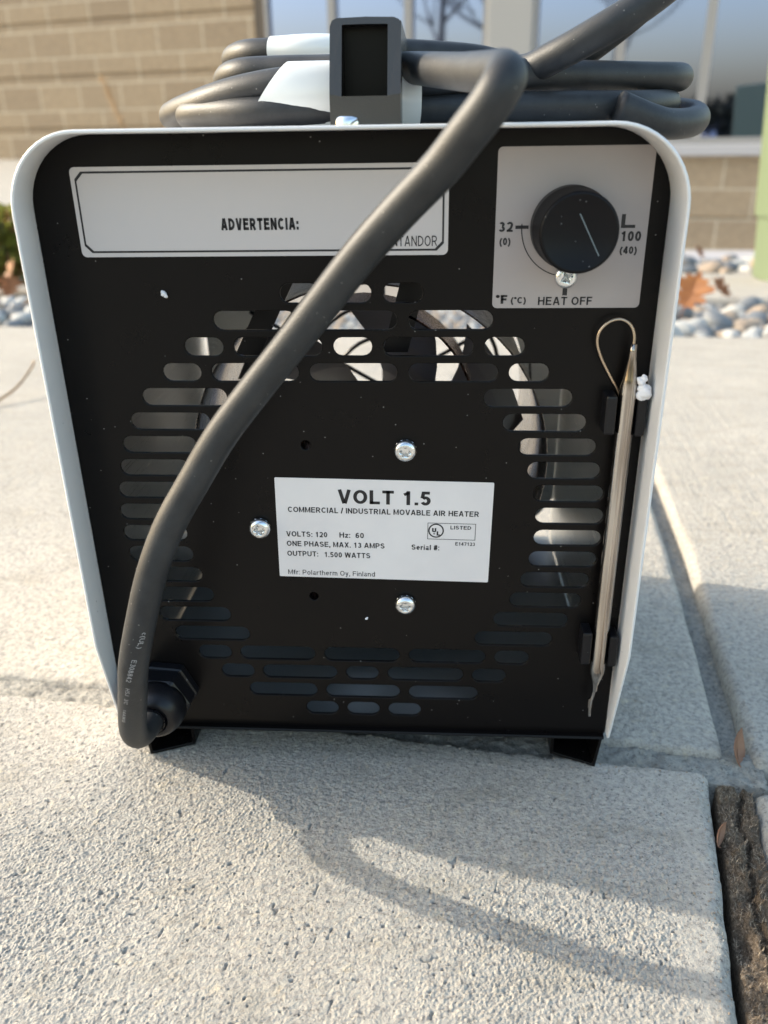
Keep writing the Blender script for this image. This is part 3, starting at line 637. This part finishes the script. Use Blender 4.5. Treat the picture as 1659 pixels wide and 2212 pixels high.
# ------------------------------------------------------------------ the heater
HB = (0, 90, -ZG)
H = empty('air_heater', HB); tag(H, 'black and pale grey portable electric air heater standing on the sidewalk', 'heater')
D = 194.0
# case wrap: bent sheet with rounded top corners and cut-back lower front corners
def wrap_profile(hw, top, r):
    pts = [(-hw, -113)]; pts += [(-hw, z) for z in (-112, -80, -60, -47, 0, 40, 80)]
    for k in range(13): a = R(180 - 90 * k / 12); pts.append((-hw + r + r * math.cos(a), top - r + r * math.sin(a)))
    for k in range(13): a = R(90 - 90 * k / 12); pts.append((hw - r + r * math.cos(a), top - r + r * math.sin(a)))
    pts += [(hw, z) for z in (80, 40, 0, -47, -60, -80, -98.5)]; pts.append((hw, -99.5)); return pts
def front_y(z): return -20.0 if z >= -47 else -20.0 + 19.5 * min(1, (-47 - z) / 65.0)
op = wrap_profile(109.0, 143.4, 25.0); ip = wrap_profile(107.8, 142.2, 23.8)
XO = -1.2
def wx(x, z): return XO + x * (1 - (0.028 if x < 0 else 0.002) * min(1, -front_y(z) / 20))
lip = 0.45
e = lambda z, k: k if z > 100 else 0
rings = [[(x + XO, D, z) for x, z in op], [(x + XO, 1.0, z) for x, z in op], [(wx(x, z), front_y(z) + lip, z) for x, z in op], [(wx(x * .9965, z), front_y(z), z - e(z, .25)) for x, z in op],
         [(wx(x * 1.0015, z), front_y(z), z + e(z, .2)) for x, z in ip], [(wx(x, z), front_y(z) + lip, z) for x, z in ip], [(x + XO, D, z) for x, z in ip]]
# the part of the inner skin ahead of the panel is painted, behind it bare galvanised sheet
c_2 = MB(); c_2.loft(rings[:6] + [[(x + XO, 0.4, z) for x, z in ip]], 0, closed=False)
c_2.loft([[(x + XO, 0.4, z) for x, z in ip], [(x + XO, D, z) for x, z in ip]], 1, closed=False)
case = c_2.build('case', [MT['paint'], MT['galv']], H)
# back panel with real slots
rows = {4: (47.6, 80.3), 5: (55.0, 86.1), 6: (61.3, 90.6), 7: (65.2, 93.0), 8: (67.9, 95.1), 9: (69.3, 96.0)}
slots = []
for k, (a, b) in rows.items():
    for kk in (k, 19 - k):
        z = (9.5 - kk) * 9.5; slots += [(a, b, z), (-b, -a, z)]
S3 = [(-71.2, -56.3), (-52.9, -19.9), (-16.4, 16.4), (19.9, 52.9), (56.3, 71.2)]
S2 = [(-62.0, -47.1), (-43.8, -10.8), (-7.3, 7.3), (10.8, 43.8), (47.1, 62.0)]
S1 = [(-50.3, -19.9), (-16.4, 16.4), (19.9, 50.3)]
S0 = [(-25.6, -10.9), (-7.4, 7.4), (10.9, 25.6)]
for k, S in ((3, S3), (2, S2), (1, S1), (0, S0)):
    for kk in (k, 19 - k): slots += [(a, b, (9.5 - kk) * 9.5) for a, b in S]
slots = [(a - .2, b + .2, z) for a, b, z in slots]   # the rolled edge takes 0.45 mm off every side
cv = bpy.data.curves.new('panel', 'CURVE'); cv.dimensions = '2D'; cv.fill_mode = 'BOTH'; cv.extrude = 0.35 / 1000; cv.bevel_depth = 0.45 / 1000; cv.bevel_resolution = 2
def poly(pts):
    sp = cv.splines.new('POLY'); sp.points.add(len(pts) - 1); sp.use_cyclic_u = True
    for q, (x, z) in zip(sp.points, pts): q.co = (x / 1000, z / 1000, 0, 1)
outer = [(-108.4, -100.0)]
r = 22.5; tp_ = 141.6
for k in range(13): a = R(180 - 90 * k / 12); outer.append((-108.4 + r + r * math.cos(a), tp_ - r + r * math.sin(a)))
for k in range(13): a = R(90 - 90 * k / 12); outer.append((106.0 - r + r * math.cos(a), tp_ - r + r * math.sin(a)))
outer.append((106.0, -100.0)); poly(outer)
for a, b, z in slots:
    hr = 3.8; pts = []
    for k in range(9): t_ = R(-90 + 180 * k / 8); pts.append((b - hr + hr * math.cos(t_), z + hr * math.sin(t_)))
    for k in range(9): t_ = R(90 + 180 * k / 8); pts.append((a + hr + hr * math.cos(t_), z + hr * math.sin(t_)))
    poly(pts)
for hx, hz in ((-19.2, 33.4), (-19.2, -33.2)): poly([(hx + 2.3 * math.cos(2 * math.pi * k / 20), hz + 2.3 * math.sin(2 * math.pi * k / 20)) for k in range(20)])
co_ = bpy.data.objects.new('panel', cv); COL.objects.link(co_); bpy.context.view_layer.update()
me = bpy.data.meshes.new_from_object(co_.evaluated_get(bpy.context.evaluated_depsgraph_get())); bpy.data.objects.remove(co_)
pm = MB(); vs = [(p.co.x * 1000, 0.8 - p.co.z * 1000, p.co.y * 1000) for p in me.vertices]
fs = [list(p.vertices) for p in me.polygons]
pm.add(vs, fs, 0, False); pm.build('back_panel', MT['black'], H)
# bottom plate with its folded front lip, feet rails
bp_ = MB(); bp_.box(-108.2, 105.8, 2.0, D, -100.6, -99.4); bp_.build('bottom_plate', MT['blackin'], H)
lp = MB()
lp.loft([[(x, 0.0, -100.2), (x, -2.6, -100.4), (x, -3.0, -101.0), (x, -2.6, -101.8), (x, 3.0, -101.8), (x, 3.0, -100.2)] for x in (-107.8, 105.6)], 0, True, True, False)
lp.build('front_lip', MT['black'], H)
for s in (-1, 1):
    ft = MB(); t1 = 1.4; xo = 107.0 if s > 0 else -103.0; xb = xo - s * 3.2; xi = xb - s * 19
    sec = [(xo, -102.0), (xb, -119.3), (xi, -119.3), (xi, -102.0)]; inn = [(xi + s * t1, -102.0), (xi + s * t1, -119.3 + t1), (xb - s * t1 * .9, -119.3 + t1), (xo - s * t1, -102.0)]
    def fy(x, z): return -0.5 + abs(x - xb) * 0.42 + max(0, (z + 119.3)) * 0.12
    ring = sec + inn
    ft.loft([[(x, fy(x, z), z) for x, z in ring], [(x, D - 2, z) for x, z in ring]], 0, True, True, False)
    ft.build('foot', MT['black'], H, bevel=0.35)
# inside: duct, fan, motor, front outlet (on the far side) with ring grille
du = MB(); du.lathe((0, 62, 2), (0, 1, 0), [(0, 82.0), (128, 82.0), (128, 81.2), (0, 81.2), (0, 82.0)], 72, 0, False, False)
du.build('duct', MT['steel'], H)
mo = MB(); mo.lathe((0, 2.5, 0), (0, 1, 0), [(0, 44), (1.6, 44), (1.6, 30), (46, 30), (50, 26)], 40); mo.build('motor', MT['brown'], H)
sh = MB(); sh.lathe((0, 30, 34), (0, 1, 0), [(0, 47), (26, 47), (26, 46), (0, 46), (0, 47)], 48, 0, False, False); sh.build('motor_shroud', MT['brown'], H)
fan = MB(); fan.lathe((0, 70, 2), (0, 1, 0), [(0, 30), (22, 30)], 32)
for k in range(7):
    a0 = 2 * math.pi * k / 7; pr = []
    for i in range(7):
        rr = 18 + i * 9.2; a = a0 + 0.10 * i; hw = 0.36 - 0.008 * i
        pr.append([(rr * math.cos(a + hw * u), 80 + 15 * u, 2 + rr * math.sin(a + hw * u)) for u in (-1, -.5, 0, .5, 1)])
    for i in range(6): fan.loft([pr[i], pr[i + 1]], 0, closed=False)
fan.build('fan', MT['fan'], H)
arms = MB(); arms.add([], [])
for pts in ([(-20, 26, 108), (-46, 30, 60)], [(24, 30, 100), (14, 30, 62)]):
    (x0, y0, z0), (x1, y1, z1) = pts; arms.loft([[(x0 - 5, y0, z0), (x0 + 5, y0, z0), (x0 + 5, y0 + 2, z0), (x0 - 5, y0 + 2, z0)], [(x1 - 5, y1, z1), (x1 + 5, y1, z1), (x1 + 5, y1 + 2, z1), (x1 - 5, y1 + 2, z1)]], 0, True, True, False)
arms.build('motor_bracket', MT['gland'], H)
fr = MB(); n = 64; ring_o = []; ring_i = []
for k in range(n):
    a = 2 * math.pi * k / n; c, s = math.cos(a), math.sin(a); q = min(106.3 / max(abs(c), 1e-6), (139 if s > 0 else 98) / max(abs(s), 1e-6), 128)
    ring_o.append((q * c, q * s)); ring_i.append((83.6 * c, 83.6 * s + 2))
fr.loft([[(x, D - 3, z) for x, z in ring_o], [(x, D - 3, z) for x, z in ring_i], [(x, D - 1, z) for x, z in ring_i], [(x, D - 1, z) for x, z in ring_o]], 0, smooth=False)
fr.build('outlet_panel', MT['galv'], H)
gr = MB()
for rr in (30, 50, 70, 88): gr.tube([(rr * math.cos(2 * math.pi * k / 36), D - 2, 2 + rr * math.sin(2 * math.pi * k / 36)) for k in range(37)], 1.3, 6, 0, 1)
for a in (30, 90, 150): gr.tube([(91 * math.cos(R(a)), D - 4, 2 + 91 * math.sin(R(a))), (-91 * math.cos(R(a)), D - 4, 2 - 91 * math.sin(R(a)))], 1.3, 6, 0, 1)
gr.build('grille', MT['gland'], H)

# screws
def star_screw(c, rh, name, pn=6, washer=True, axis='y', pozi=False):
    n = 48; m = MB(); cx, cy, cz = c
    def ring(rf, d):
        out = []
        for k in range(n):
            a = 2 * math.pi * k / n + 0.3; q = rf(a)
            if axis == 'y': out.append((cx + q * math.cos(a), cy - d, cz + q * math.sin(a)))
            else: out.append((cx + q * math.cos(a), cy + q * math.sin(a), cz + d))
        return out
    K = lambda v_: (lambda a: v_)
    if pozi: st_ = lambda s: (lambda a: s * rh * (0.26 + 0.30 * max(0, abs(math.cos(2 * (a - 0.5))) - .72) / .28))
    else: st_ = lambda s: (lambda a: s * rh * (0.43 + 0.085 * math.cos(pn * a)))
    rings = [ring(K(rh), 0), ring(K(rh), rh * .28), ring(K(rh * .95), rh * .44), ring(K(rh * .85), rh * .58), ring(K(rh * .72), rh * .66), ring(K(rh * .66), rh * .69), ring(st_(1.0), rh * .70), ring(st_(.97), rh * .66), ring(st_(.9), rh * .2)]
    m.loft(rings, 0, False, True, True)
    o = m.build(name, MT['zinc'], H)
    if washer:
        wm = MB(); tooth = lambda s: (lambda a: rh * 0.97 * s * (1 + 0.045 * (1 if int(a * 24 / 6.283) % 2 else -1)))
        wm.loft([ring(tooth(1), -0.2), ring(tooth(1), .75), ring(K(rh * .98), .9)], 0, False, True, False); wm.build('washer', MT['zinc'], o)
    for p in o.data.polygons:
        pass
    return o
for x, z in ((19.0, 32.0), (-39.2, -1.4), (18.8, -35.6)): star_screw((x, -0.6, z), 4.3, 'screw')
star_screw((1.2, -6.5, 143.4), 3.9, 'screw', axis='z', washer=False)

# labels
rl = MB(); c = (10.1, -2.4); rot = R(-1.0); lx = dict(rot=rot, c=c, y=-0.27)
label_plate(rl, -42.6, 42.6, -21.8 - .2, 21.8, 0.5, rot, c)
text(rl, 'VOLT 1.5', -17.9, 18.4, 11.5, 5.9, bold=0.2, **lx)
text(rl, 'COMMERCIAL / INDUSTRIAL MOVABLE AIR HEATER', -37.9, 37.4, 7.2, 2.3, **lx)
text(rl, 'VOLTS: 120', -39.0, -22.5, -3.6, 2.3, **lx); text(rl, 'Hz:  60', -17.6, -7.8, -3.5, 2.3, **lx)
text(rl, 'ONE PHASE, MAX. 13 AMPS', -39.0, 0.5, -7.9, 2.3, **lx)
text(rl, 'OUTPUT:', -39.0, -26.4, -12.4, 2.3, **lx); text(rl, '1.500 WATTS', -23.8, -5.3, -12.5, 2.3, **lx)
text(rl, 'Serial #:', 11.3, 22.4, -8.0, 2.3, **lx); text(rl, 'E147123', 28.7, 36.5, -5.6, 1.5, **lx)
text(rl, 'Mfr: Polartherm Oy, Finland', -39.0, -3.4, -20.9, 2.2, bold=False, **lx)
for q in ((17.5, 36.5, 3.9, 4.12), (17.5, 36.5, -3.12, -2.9), (17.5, 17.72, -2.9, 3.9), (36.28, 36.5, -2.9, 3.9)): quad(rl, *q, -0.27, 1, rot, c)
text(rl, 'LISTED', 26.5, 34.7, 1.5, 1.6, bold=True, **lx)
ux, uz = c[0] + 20.9, c[1] + 0.35; arc(rl, ux, uz, 2.55, 3.1, 0, 360, -0.27, 48)
text(rl, 'U', 19.3, 20.95, 0.0, 1.85, bold=0.26, **lx); text(rl, 'L', 21.15, 22.5, -1.4, 1.85, bold=0.26, **lx); arc(rl, ux - .75, uz - 1.35, 0, .3, 0, 360, -0.27, 12)
rl.build('rating_label', [MT['paper'], MT['ink']], H)
wl_ = MB(); label_plate(wl_, -94.2, 33.7, 103.0, 132.2, 1.8)
# printed border with cut corners
bx0, bx1, bz0, bz1, cc, tw_ = -92.8, 32.3, 104.4, 130.8, 2.4, 0.65
o1 = [(bx0 + cc, bz0), (bx1 - cc, bz0), (bx1, bz0 + cc), (bx1, bz1 - cc), (bx1 - cc, bz1), (bx0 + cc, bz1), (bx0, bz1 - cc), (bx0, bz0 + cc)]
mx, mz = (bx0 + bx1) / 2, (bz0 + bz1) / 2
i1 = [(x - tw_ * (1 if x > mx else -1), z - tw_ * (1 if z > mz else -1)) for x, z in o1]
wl_.add([(x, -0.27, z) for x, z in o1 + i1], [(k, (k + 1) % 8, 8 + (k + 1) % 8, 8 + k) for k in range(8)], 1)
text(wl_, 'ADVERTENCIA:', -44.0, -17.2, 111.6, 3.9, bold=0.25, y=-0.27); text(wl_, 'NTANDOR', 14.6, 30.0, 105.6 + .3, 3.4, bold=False, y=-0.27)
wl_.build('warning_label', [MT['warn'], MT['ink']], H)
dl = MB(); label_plate(dl, 49.5, 100.1, 84.9, 136.6, 1.6)
KX, KZ = 74.4, 111.7
arc(dl, KX, KZ, 15.9, 16.25, 176, 262, -0.27)
quad(dl, 56.2, 60.6, 111.2, 112.3, -0.27); quad(dl, 73.5, 75.1, 89.2, 94.0, -0.27)
quad(dl, 91.2, 92.5, 112.2, 115.6, -0.27); quad(dl, 91.2, 95.9, 111.2, 112.2, -0.27)
text(dl, '32', 50.7, 55.4, 110.3, 3.2, bold=0.21, y=-0.27); text(dl, '(0)', 51.1, 54.8, 106.0, 2.4, bold=0.21, y=-0.27)
text(dl, '100', 91.6, 98.2, 107.0, 3.2, bold=0.21, y=-0.27); text(dl, '(40)', 91.6, 97.3, 102.9, 2.4, bold=0.21, y=-0.27)
text(dl, '\u00b0F', 50.6, 54.6, 86.4, 3.0, bold=0.24, y=-0.27); text(dl, '(\u00b0C)', 55.9, 61.1, 86.5, 2.2, bold=0.21, y=-0.27); text(dl, 'HEAT OFF', 65.3, 83.9, 85.9, 2.8, y=-0.27)
dl.build('dial_label', [MT['dial'], MT['ink']], H)
star_screw((KX - .2, -0.3, 95.6), 4.0, 'screw', pozi=True, washer=False)
kn = MB(); kn.lathe((KX, -0.4, KZ), (0, -1, 0), [(0, 13.3), (6, 13.2), (6.6, 12.9), (18.6, 12.5), (19.6, 12.1), (20.0, 11.5), (19.7, 11.2)], 64); ko = kn.build('knob', MT['knob'], H)
ml = MB(); p0, p1 = (KX - .3, KZ + 5.8), (KX + 6.6, KZ - 6.9); dx, dz = p1[0] - p0[0], p1[1] - p0[1]; q = math.hypot(dx, dz); nx, nz = -dz / q * .16, dx / q * .16
ml.add([(p0[0] - nx, -20.16, p0[1] - nz), (p0[0] + nx, -20.16, p0[1] + nz), (p1[0] + nx, -20.16, p1[1] + nz), (p1[0] - nx, -20.16, p1[1] - nz)], [(0, 1, 2, 3)]); ml.build('pointer_line', MT['mark'], ko)

# temperature probe, its capillary and the four clip posts
px_ = 98.4
pr = MB(); pr.lathe((px_, -6.2, 73.6), (0, 0, -1), [(0, 1.25), (2.5, 1.3), (5, 1.5), (12, 2.5), (15, 3.05), (18, 3.1), (133, 3.1), (135, 3.25), (137, 3.1), (141, 2.0), (144, 1.1), (146.5, 1.15), (147, 0.7)], 28); po = pr.build('probe', MT['probe'], H)
cp = MB(); cp.tube([(98.4, -6.2, 72), (98.3, -5.8, 76.5), (96.8, -5.2, 80.0), (93.5, -4.8, 81.8), (89.6, -4.5, 80.9), (86.7, -4.3, 77.6), (86.3, -4.1, 73.4), (88.2, -3.8, 68.2), (91.6, -3.4, 62.2), (95.0, -3.0, 56.6), (98, -2.4, 50), (98.4, -1.6, 44)], 0.52, 10); cp.build('capillary_tube', MT['capil'], po)
ct = MB(); ct.tube([(px_, -6.2, -72), (97.9, -6.0, -76), (97.2, -5.8, -80), (97.5, -5.8, -86.5)], 0.7, 8); ct.box(96.4, 98.0, -6.2, -5.4, -82, -77.5); ct.build('crimped_end', MT['probe'], po)
for x0, x1, z0, z1 in ((90.6, 94.6, 41.0, 55.5), (101.6, 105.2, 40.5, 54.5), (90.8, 94.8, -58.6, -43.5), (101.8, 105.4, -59.4, -45)):
    cl = MB(); cl.box(x0, x1, -8.6, 0.3, z0, z1, bev=0.9); cl.build('clip', MT['gland'], H)

# cable gland
gx, gzz = -86.6, -80.0; gl = MB(); ph = R(-5)
gl.lathe((gx, 0, gzz), (0, -1, 0), [(0, 14.2), (4.2, 14.2), (5.0, 13.6)], 6, smooth=False, ph=ph)
go = gl.build('cable_gland', MT['gland'], H, bevel=0.7)
dn = MB(); dn.lathe((gx, 0, gzz), (0, -1, 0), [(4.9, 13.7), (13.0, 13.7), (14.5, 12.4)], 6, capb=True, smooth=False, ph=ph + R(4)); dn.build('dome_nut', MT['gland'], go, bevel=0.9)
dm = MB(); dm.lathe((gx, 0, gzz), (0, -1, 0), [(13.6, 12.2), (16, 12.1), (19, 11.6), (21.6, 10.6), (23.6, 9.2), (24.6, 7.8), (24.6, 6.6), (22.5, 6.3), (19, 6.2)], 48, capa=True, capb=True); dm.build('dome_cap', MT['gland'], go)
cg = MB()
for k in range(10):
    a0, a1 = 2 * math.pi * k / 10 + .06, 2 * math.pi * (k + 1) / 10 - .06
    for ra, rb in ((5.5, 6.1),):
        cg.loft([[(gx + q * math.cos(a), yy, gzz + q * math.sin(a)) for q, a in ((ra, a0), (rb, a0), (rb, (a0 + a1) / 2), (rb, a1), (ra, a1), (ra, (a0 + a1) / 2))] for yy in (-19.1, -25.2)], 0, True, True, False)
cg.build('clamp_fingers', MT['gland'], go)

# handle on the top: hollow moulded leg facing the camera, grip running back
hn = MB()
def leg_ring(x0, x1, z0, z1, yf): return [(x0, yf(z0), z0), (x1, yf(z0), z0), (x1, yf(z1), z1), (x0, yf(z1), z1)]
yf = lambda z: 10.0 if z < 153 else 10.0 + (z - 153) * 0.4
OX0, OX1, OT = -6.2, 17.4, 175.8; IX0, IX1, IZ0, IZ1 = -2.2, 13.0, 152.4, 173.8
def P2(x, z, y=None): return (x, yf(z) if y is None else y, z)
rr = 2.4
outl = [(OX0, 143.5), (OX0, 153.0), (OX0, OT - rr), (OX0 + .7, OT - .7), (OX0 + rr, OT), (5.6, OT + .25), (OX1 - rr, OT), (OX1 - .7, OT - .7), (OX1, OT - rr), (OX1, 153.0), (OX1, 143.5)]
inl = [(IX0, IZ0), (IX0, IZ0 + .01), (IX0, IZ1 - .3), (IX0 + .1, IZ1 - .1), (IX0 + .3, IZ1), (5.6, IZ1 + .1), (IX1 - .3, IZ1), (IX1 - .1, IZ1 - .1), (IX1, IZ1 - .3), (IX1, IZ0 + .01), (IX1, IZ0)]
v_ = [P2(x, z) for x, z in outl + inl]; n_ = len(outl)
hn.add(v_, [(k, k + 1, n_ + k + 1, n_ + k) for k in range(n_ - 1)] + [(n_ - 1, 0, n_, 2 * n_ - 1)])
hn.loft([[P2(x, z) for x, z in outl], [(x, 26.0, z) for x, z in outl]], 0, False, False, False)
hn.loft([[P2(x, z) for x, z in inl], [(x, 25.0, z) for x, z in inl]], 1, False, True, False)  # shade inside the hollow is put in as a near-black colour
hn.box(OX0 + .3, OX1 - .3, 26, 172, 164.5, OT - .3, 0); hn.box(OX0, OX1, 172, 186, 143.6, OT - .2, 0)
hn.build('handle', [MT['handle'], MT['black']], H, bevel=0.5)

# power cord, one rubber cable; white tape wraps the coil in two places
MAIN = [(-86.6, -16, -80), (-86.8, -27, -79.8), (-87.0, -36, -77.5), (-86.4, -42.5, -70.5), (-83.6, -48, -59.5), (-79.4, -53, -43.6), (-75.4, -57, -27.6), (-70, -57, -9.2), (-64.6, -55, 7.9), (-57.7, -52, 23.7), (-48.5, -50, 38.6), (-38, -49, 54.5), (-25.8, -49, 69.5), (-13.4, -50, 84), (-1.8, -52, 98), (9.2, -55, 111), (19.9, -59, 122.2), (30.3, -64, 132.5), (36.3, -68, 139.8), (41.4, -71, 146.0), (44.2, -71.5, 150.2), (45.6, -68.5, 152.8), (45.2, -61, 154.2)]
A_ = [(43.2, -48, 155.0), (36.9, -14, 157.4), (28, 15, 160.0), (20, 40, 162.2), (2.3, 62, 163.7), (-13, 70, 164.3), (-34, 75, 164.7), (-50.1, 80, 164.5), (-59.4, 95, 163.3), (-63.2, 120, 162), (-46.5, 145, 161), (-2.4, 150, 160.5), (63.4, 140, 158), (112.8, 120, 155.4), (125.2, 95, 151.6), (106.4, 62, 149.6), (72.9, 49, 149.3), (39, 46, 149.2), (15.4, 42, 149.1), (-11, 36, 149.1), (-34.9, 37, 149.1), (-52.9, 47, 149.1), (-68, 62, 149.0), (-70, 85, 149.0), (-55, 100, 149.0), (-20, 108, 149)]
B_ = [(-20, 150, 165.5), (60, 152, 165), (112, 138, 163), (131, 112, 161.5), (126, 90, 160.5), (108.7, 76, 160), (68.9, 55, 160), (52, 48, 160.2), (38.7, 46, 159.6), (28, 43, 158.6), (17.1, 42, 158.2), (3.9, 40, 158.2), (-10.9, 38, 158.4), (-27.6, 38, 157.8), (-45.5, 44, 155.5), (-61.7, 56, 152.5), (-77.6, 78, 150.0), (-87, 108, 149.2), (-76, 138, 149), (-26.7, 160, 149), (42.7, 162, 149), (108.8, 150, 150.5), (137, 112, 148), (131, 72, 144), (114, 52, 143.2), (96, 47, 149)]
T_ = [(92, 112, 157), (78, 117, 161.5), (60, 121, 167.5), (40.8, 120, 171.6), (-14.7, 105, 174), (-39.2, 108, 174), (-54.8, 115, 174.1), (-64.6, 135, 172.9), (-60.3, 160, 171.1), (-4, 172, 168), (41.1, 118, 167), (60.3, 62, 162), (71.7, 47, 165.5), (86.4, 40, 172.7), (101.3, 40, 181.1), (116.6, 45, 192.5), (134.5, 60, 208.1), (148.4, 90, 225.1), (140.6, 110, 228.5), (119.9, 90, 196.6), (110, 80, 186), (98.5, 76, 177.1), (84.8, 73, 167.8), (73.9, 76, 161), (58.7, 84, 157)]
cd = MB(); cd.tube(MAIN + A_, 5.3, 22, 0, 8); cd.tube(B_, 5.45, 20, 0, 8); cd.tube(T_, 5.45, 20, 0, 8)
cord = cd.build('power_cord', MT['rubber'], H)
# printing that runs down the cord
path = spline(MAIN, 24); seg = [0.0]
for a, b in zip(path, path[1:]): seg.append(seg[-1] + (b - a).length)
CAMP = Vector((28.7, -292.8, 140.1))
def on_cord(s, off):
    """point on the camera side of the cord: s = arc length from the gland, off = mm to the right round the surface"""
    i = min(max(int(np.searchsorted(seg, s)), 1), len(path) - 1); t_ = (s - seg[i - 1]) / max(1e-6, seg[i] - seg[i - 1]); p = path[i - 1].lerp(path[i], t_)
    T = (path[min(i + 2, len(path) - 1)] - path[max(i - 3, 0)]).normalized(); Fc = (Vector((-20, -300, 60)) - p); Fc = (Fc - T * Fc.dot(T)).normalized(); Rt = T.cross(Fc) * -1
    if Rt.x < 0: Rt = -Rt
    a = off / 5.5; return p + (Fc * math.cos(a) + Rt * math.sin(a)) * 5.37
def arc_at_z(z): return min((abs(p.z - z), seg[i]) for i, p in enumerate(path) if i > 40)[1]
pt = MB()
def cord_text(body, s0, s1, off0, off1, h):
    v, f = glyphs(body, False); x0, x1 = v[:, 0].min(), v[:, 0].max(); ch = cap_height(False)
    pt.add([on_cord(s0 + (s1 - s0) * (a - x0) / (x1 - x0), off0 + (off1 - off0) * (a - x0) / (x1 - x0) + (b / ch - .5) * h) for a, b in v], f)
for body, za, zb_, oa, ob, h in (('c(UL)', -11.5, -17.5, 2.6, 1.6, 1.7), ('E308842', -22.0, -31.5, 0.8, -0.6, 1.75), ('HSJ', -35.2, -39.0, -0.9, -1.2, 1.6), ('3/C', -41.2, -44.2, -1.4, -1.7, 1.5), ('14AWG', -47.5, -55.5, -2.0, -2.4, 1.4)):
    cord_text(body, arc_at_z(za), arc_at_z(zb_), oa, ob, h)
pt.build('cord_print', MT['print'], cord)
def wrap_tape(mb, pts, ry, rz, n=28):
    P = spline(pts, 6); rings = []
    for i, p in enumerate(P):
        T = (P[min(i + 1, len(P) - 1)] - P[max(i - 1, 0)]).normalized(); S = Vector((0, 0, 1)).cross(T).normalized(); Up = T.cross(S)
        rings.append([p + S * ry * math.cos(2 * math.pi * k / n) + Up * rz * math.sin(2 * math.pi * k / n) + T * (9.0 * math.sin(2 * math.pi * k / n) * (1 - i / 7) if i < 7 else 0) for k in range(n)])
    mb.loft(rings, 0)
tp1 = MB(); wrap_tape(tp1, [(-32.0, 39.5, 153.7), (-21.1, 37.5, 153.8), (-7.6, 37.5, 153.8), (5.7, 39.5, 153.8), (22.5, 43, 153.9)], 7.4, 11.2); tp1.build('tape_wrap', MT['tape'], cord)
tp2 = MB(); tpp = spline(T_, 8)[29:42]; tp2.tube(tpp, 6.0, 22, 0, 1, caps=False); tp2.build('tape_wrap', MT['tape'], cord)

# ------------------------------------------------------------------ foam crumbs
def crumb(c, lumps, label):
    import bmesh
    bm = bmesh.new(); r_ = random.Random(int(c[0]) + 77)
    for dx, dy, dz, r in lumps:
        g = bmesh.ops.create_icosphere(bm, subdivisions=3, radius=r, matrix=Matrix.Translation((dx, dy, dz)))
        for v in g['verts']: v.co += Vector((r_.uniform(-1, 1), r_.uniform(-1, 1), r_.uniform(-1, 1))) * r * .07 + (v.co - Vector((dx, dy, dz))) * .16 * math.sin(3 * v.co.x / r + 2 * v.co.z / r)
    m = MB(); m.add([tuple(v.co + Vector(c)) for v in bm.verts], [[v.index for v in f.verts] for f in bm.faces], 0, True); bm.free()
    return tag(m.build('foam_crumb', MT['foam'], base=c), label, 'foam crumb')
def crumbs():
    crumb((103.3, -8.6, 57.0), [(0, 0, 0, 2.5), (.7, .2, 1.2, 1.9), (-.9, .3, 1.6, 1.7), (-1.2, .4, 3.8, 1.7), (-.6, .2, 5.0, 1.3), (-1.9, .5, 4.6, 1.0), (-1.2, .6, -1.5, 1.6), (.6, .1, -1.4, 1.5), (.2, -.6, .6, 1.8)], 'white foam crumb stuck between the metal probe and grey case side')
    crumb((-66.7, -0.9, 90.4), [(0, 0, 0, 1.0), (.6, 0, -.8, .7), (-.5, 0, .7, .5)], 'tiny white foam crumb on the black panel below the warning label')
    crumb((2.4, -0.6, -43.2), [(0, 0, 0, .5), (.3, 0, .4, .4)], 'tiniest white foam crumb on the black panel below the rating label')
crumbs()
for o in list(bpy.data.objects):
    if '_base' in o: del o['_base']
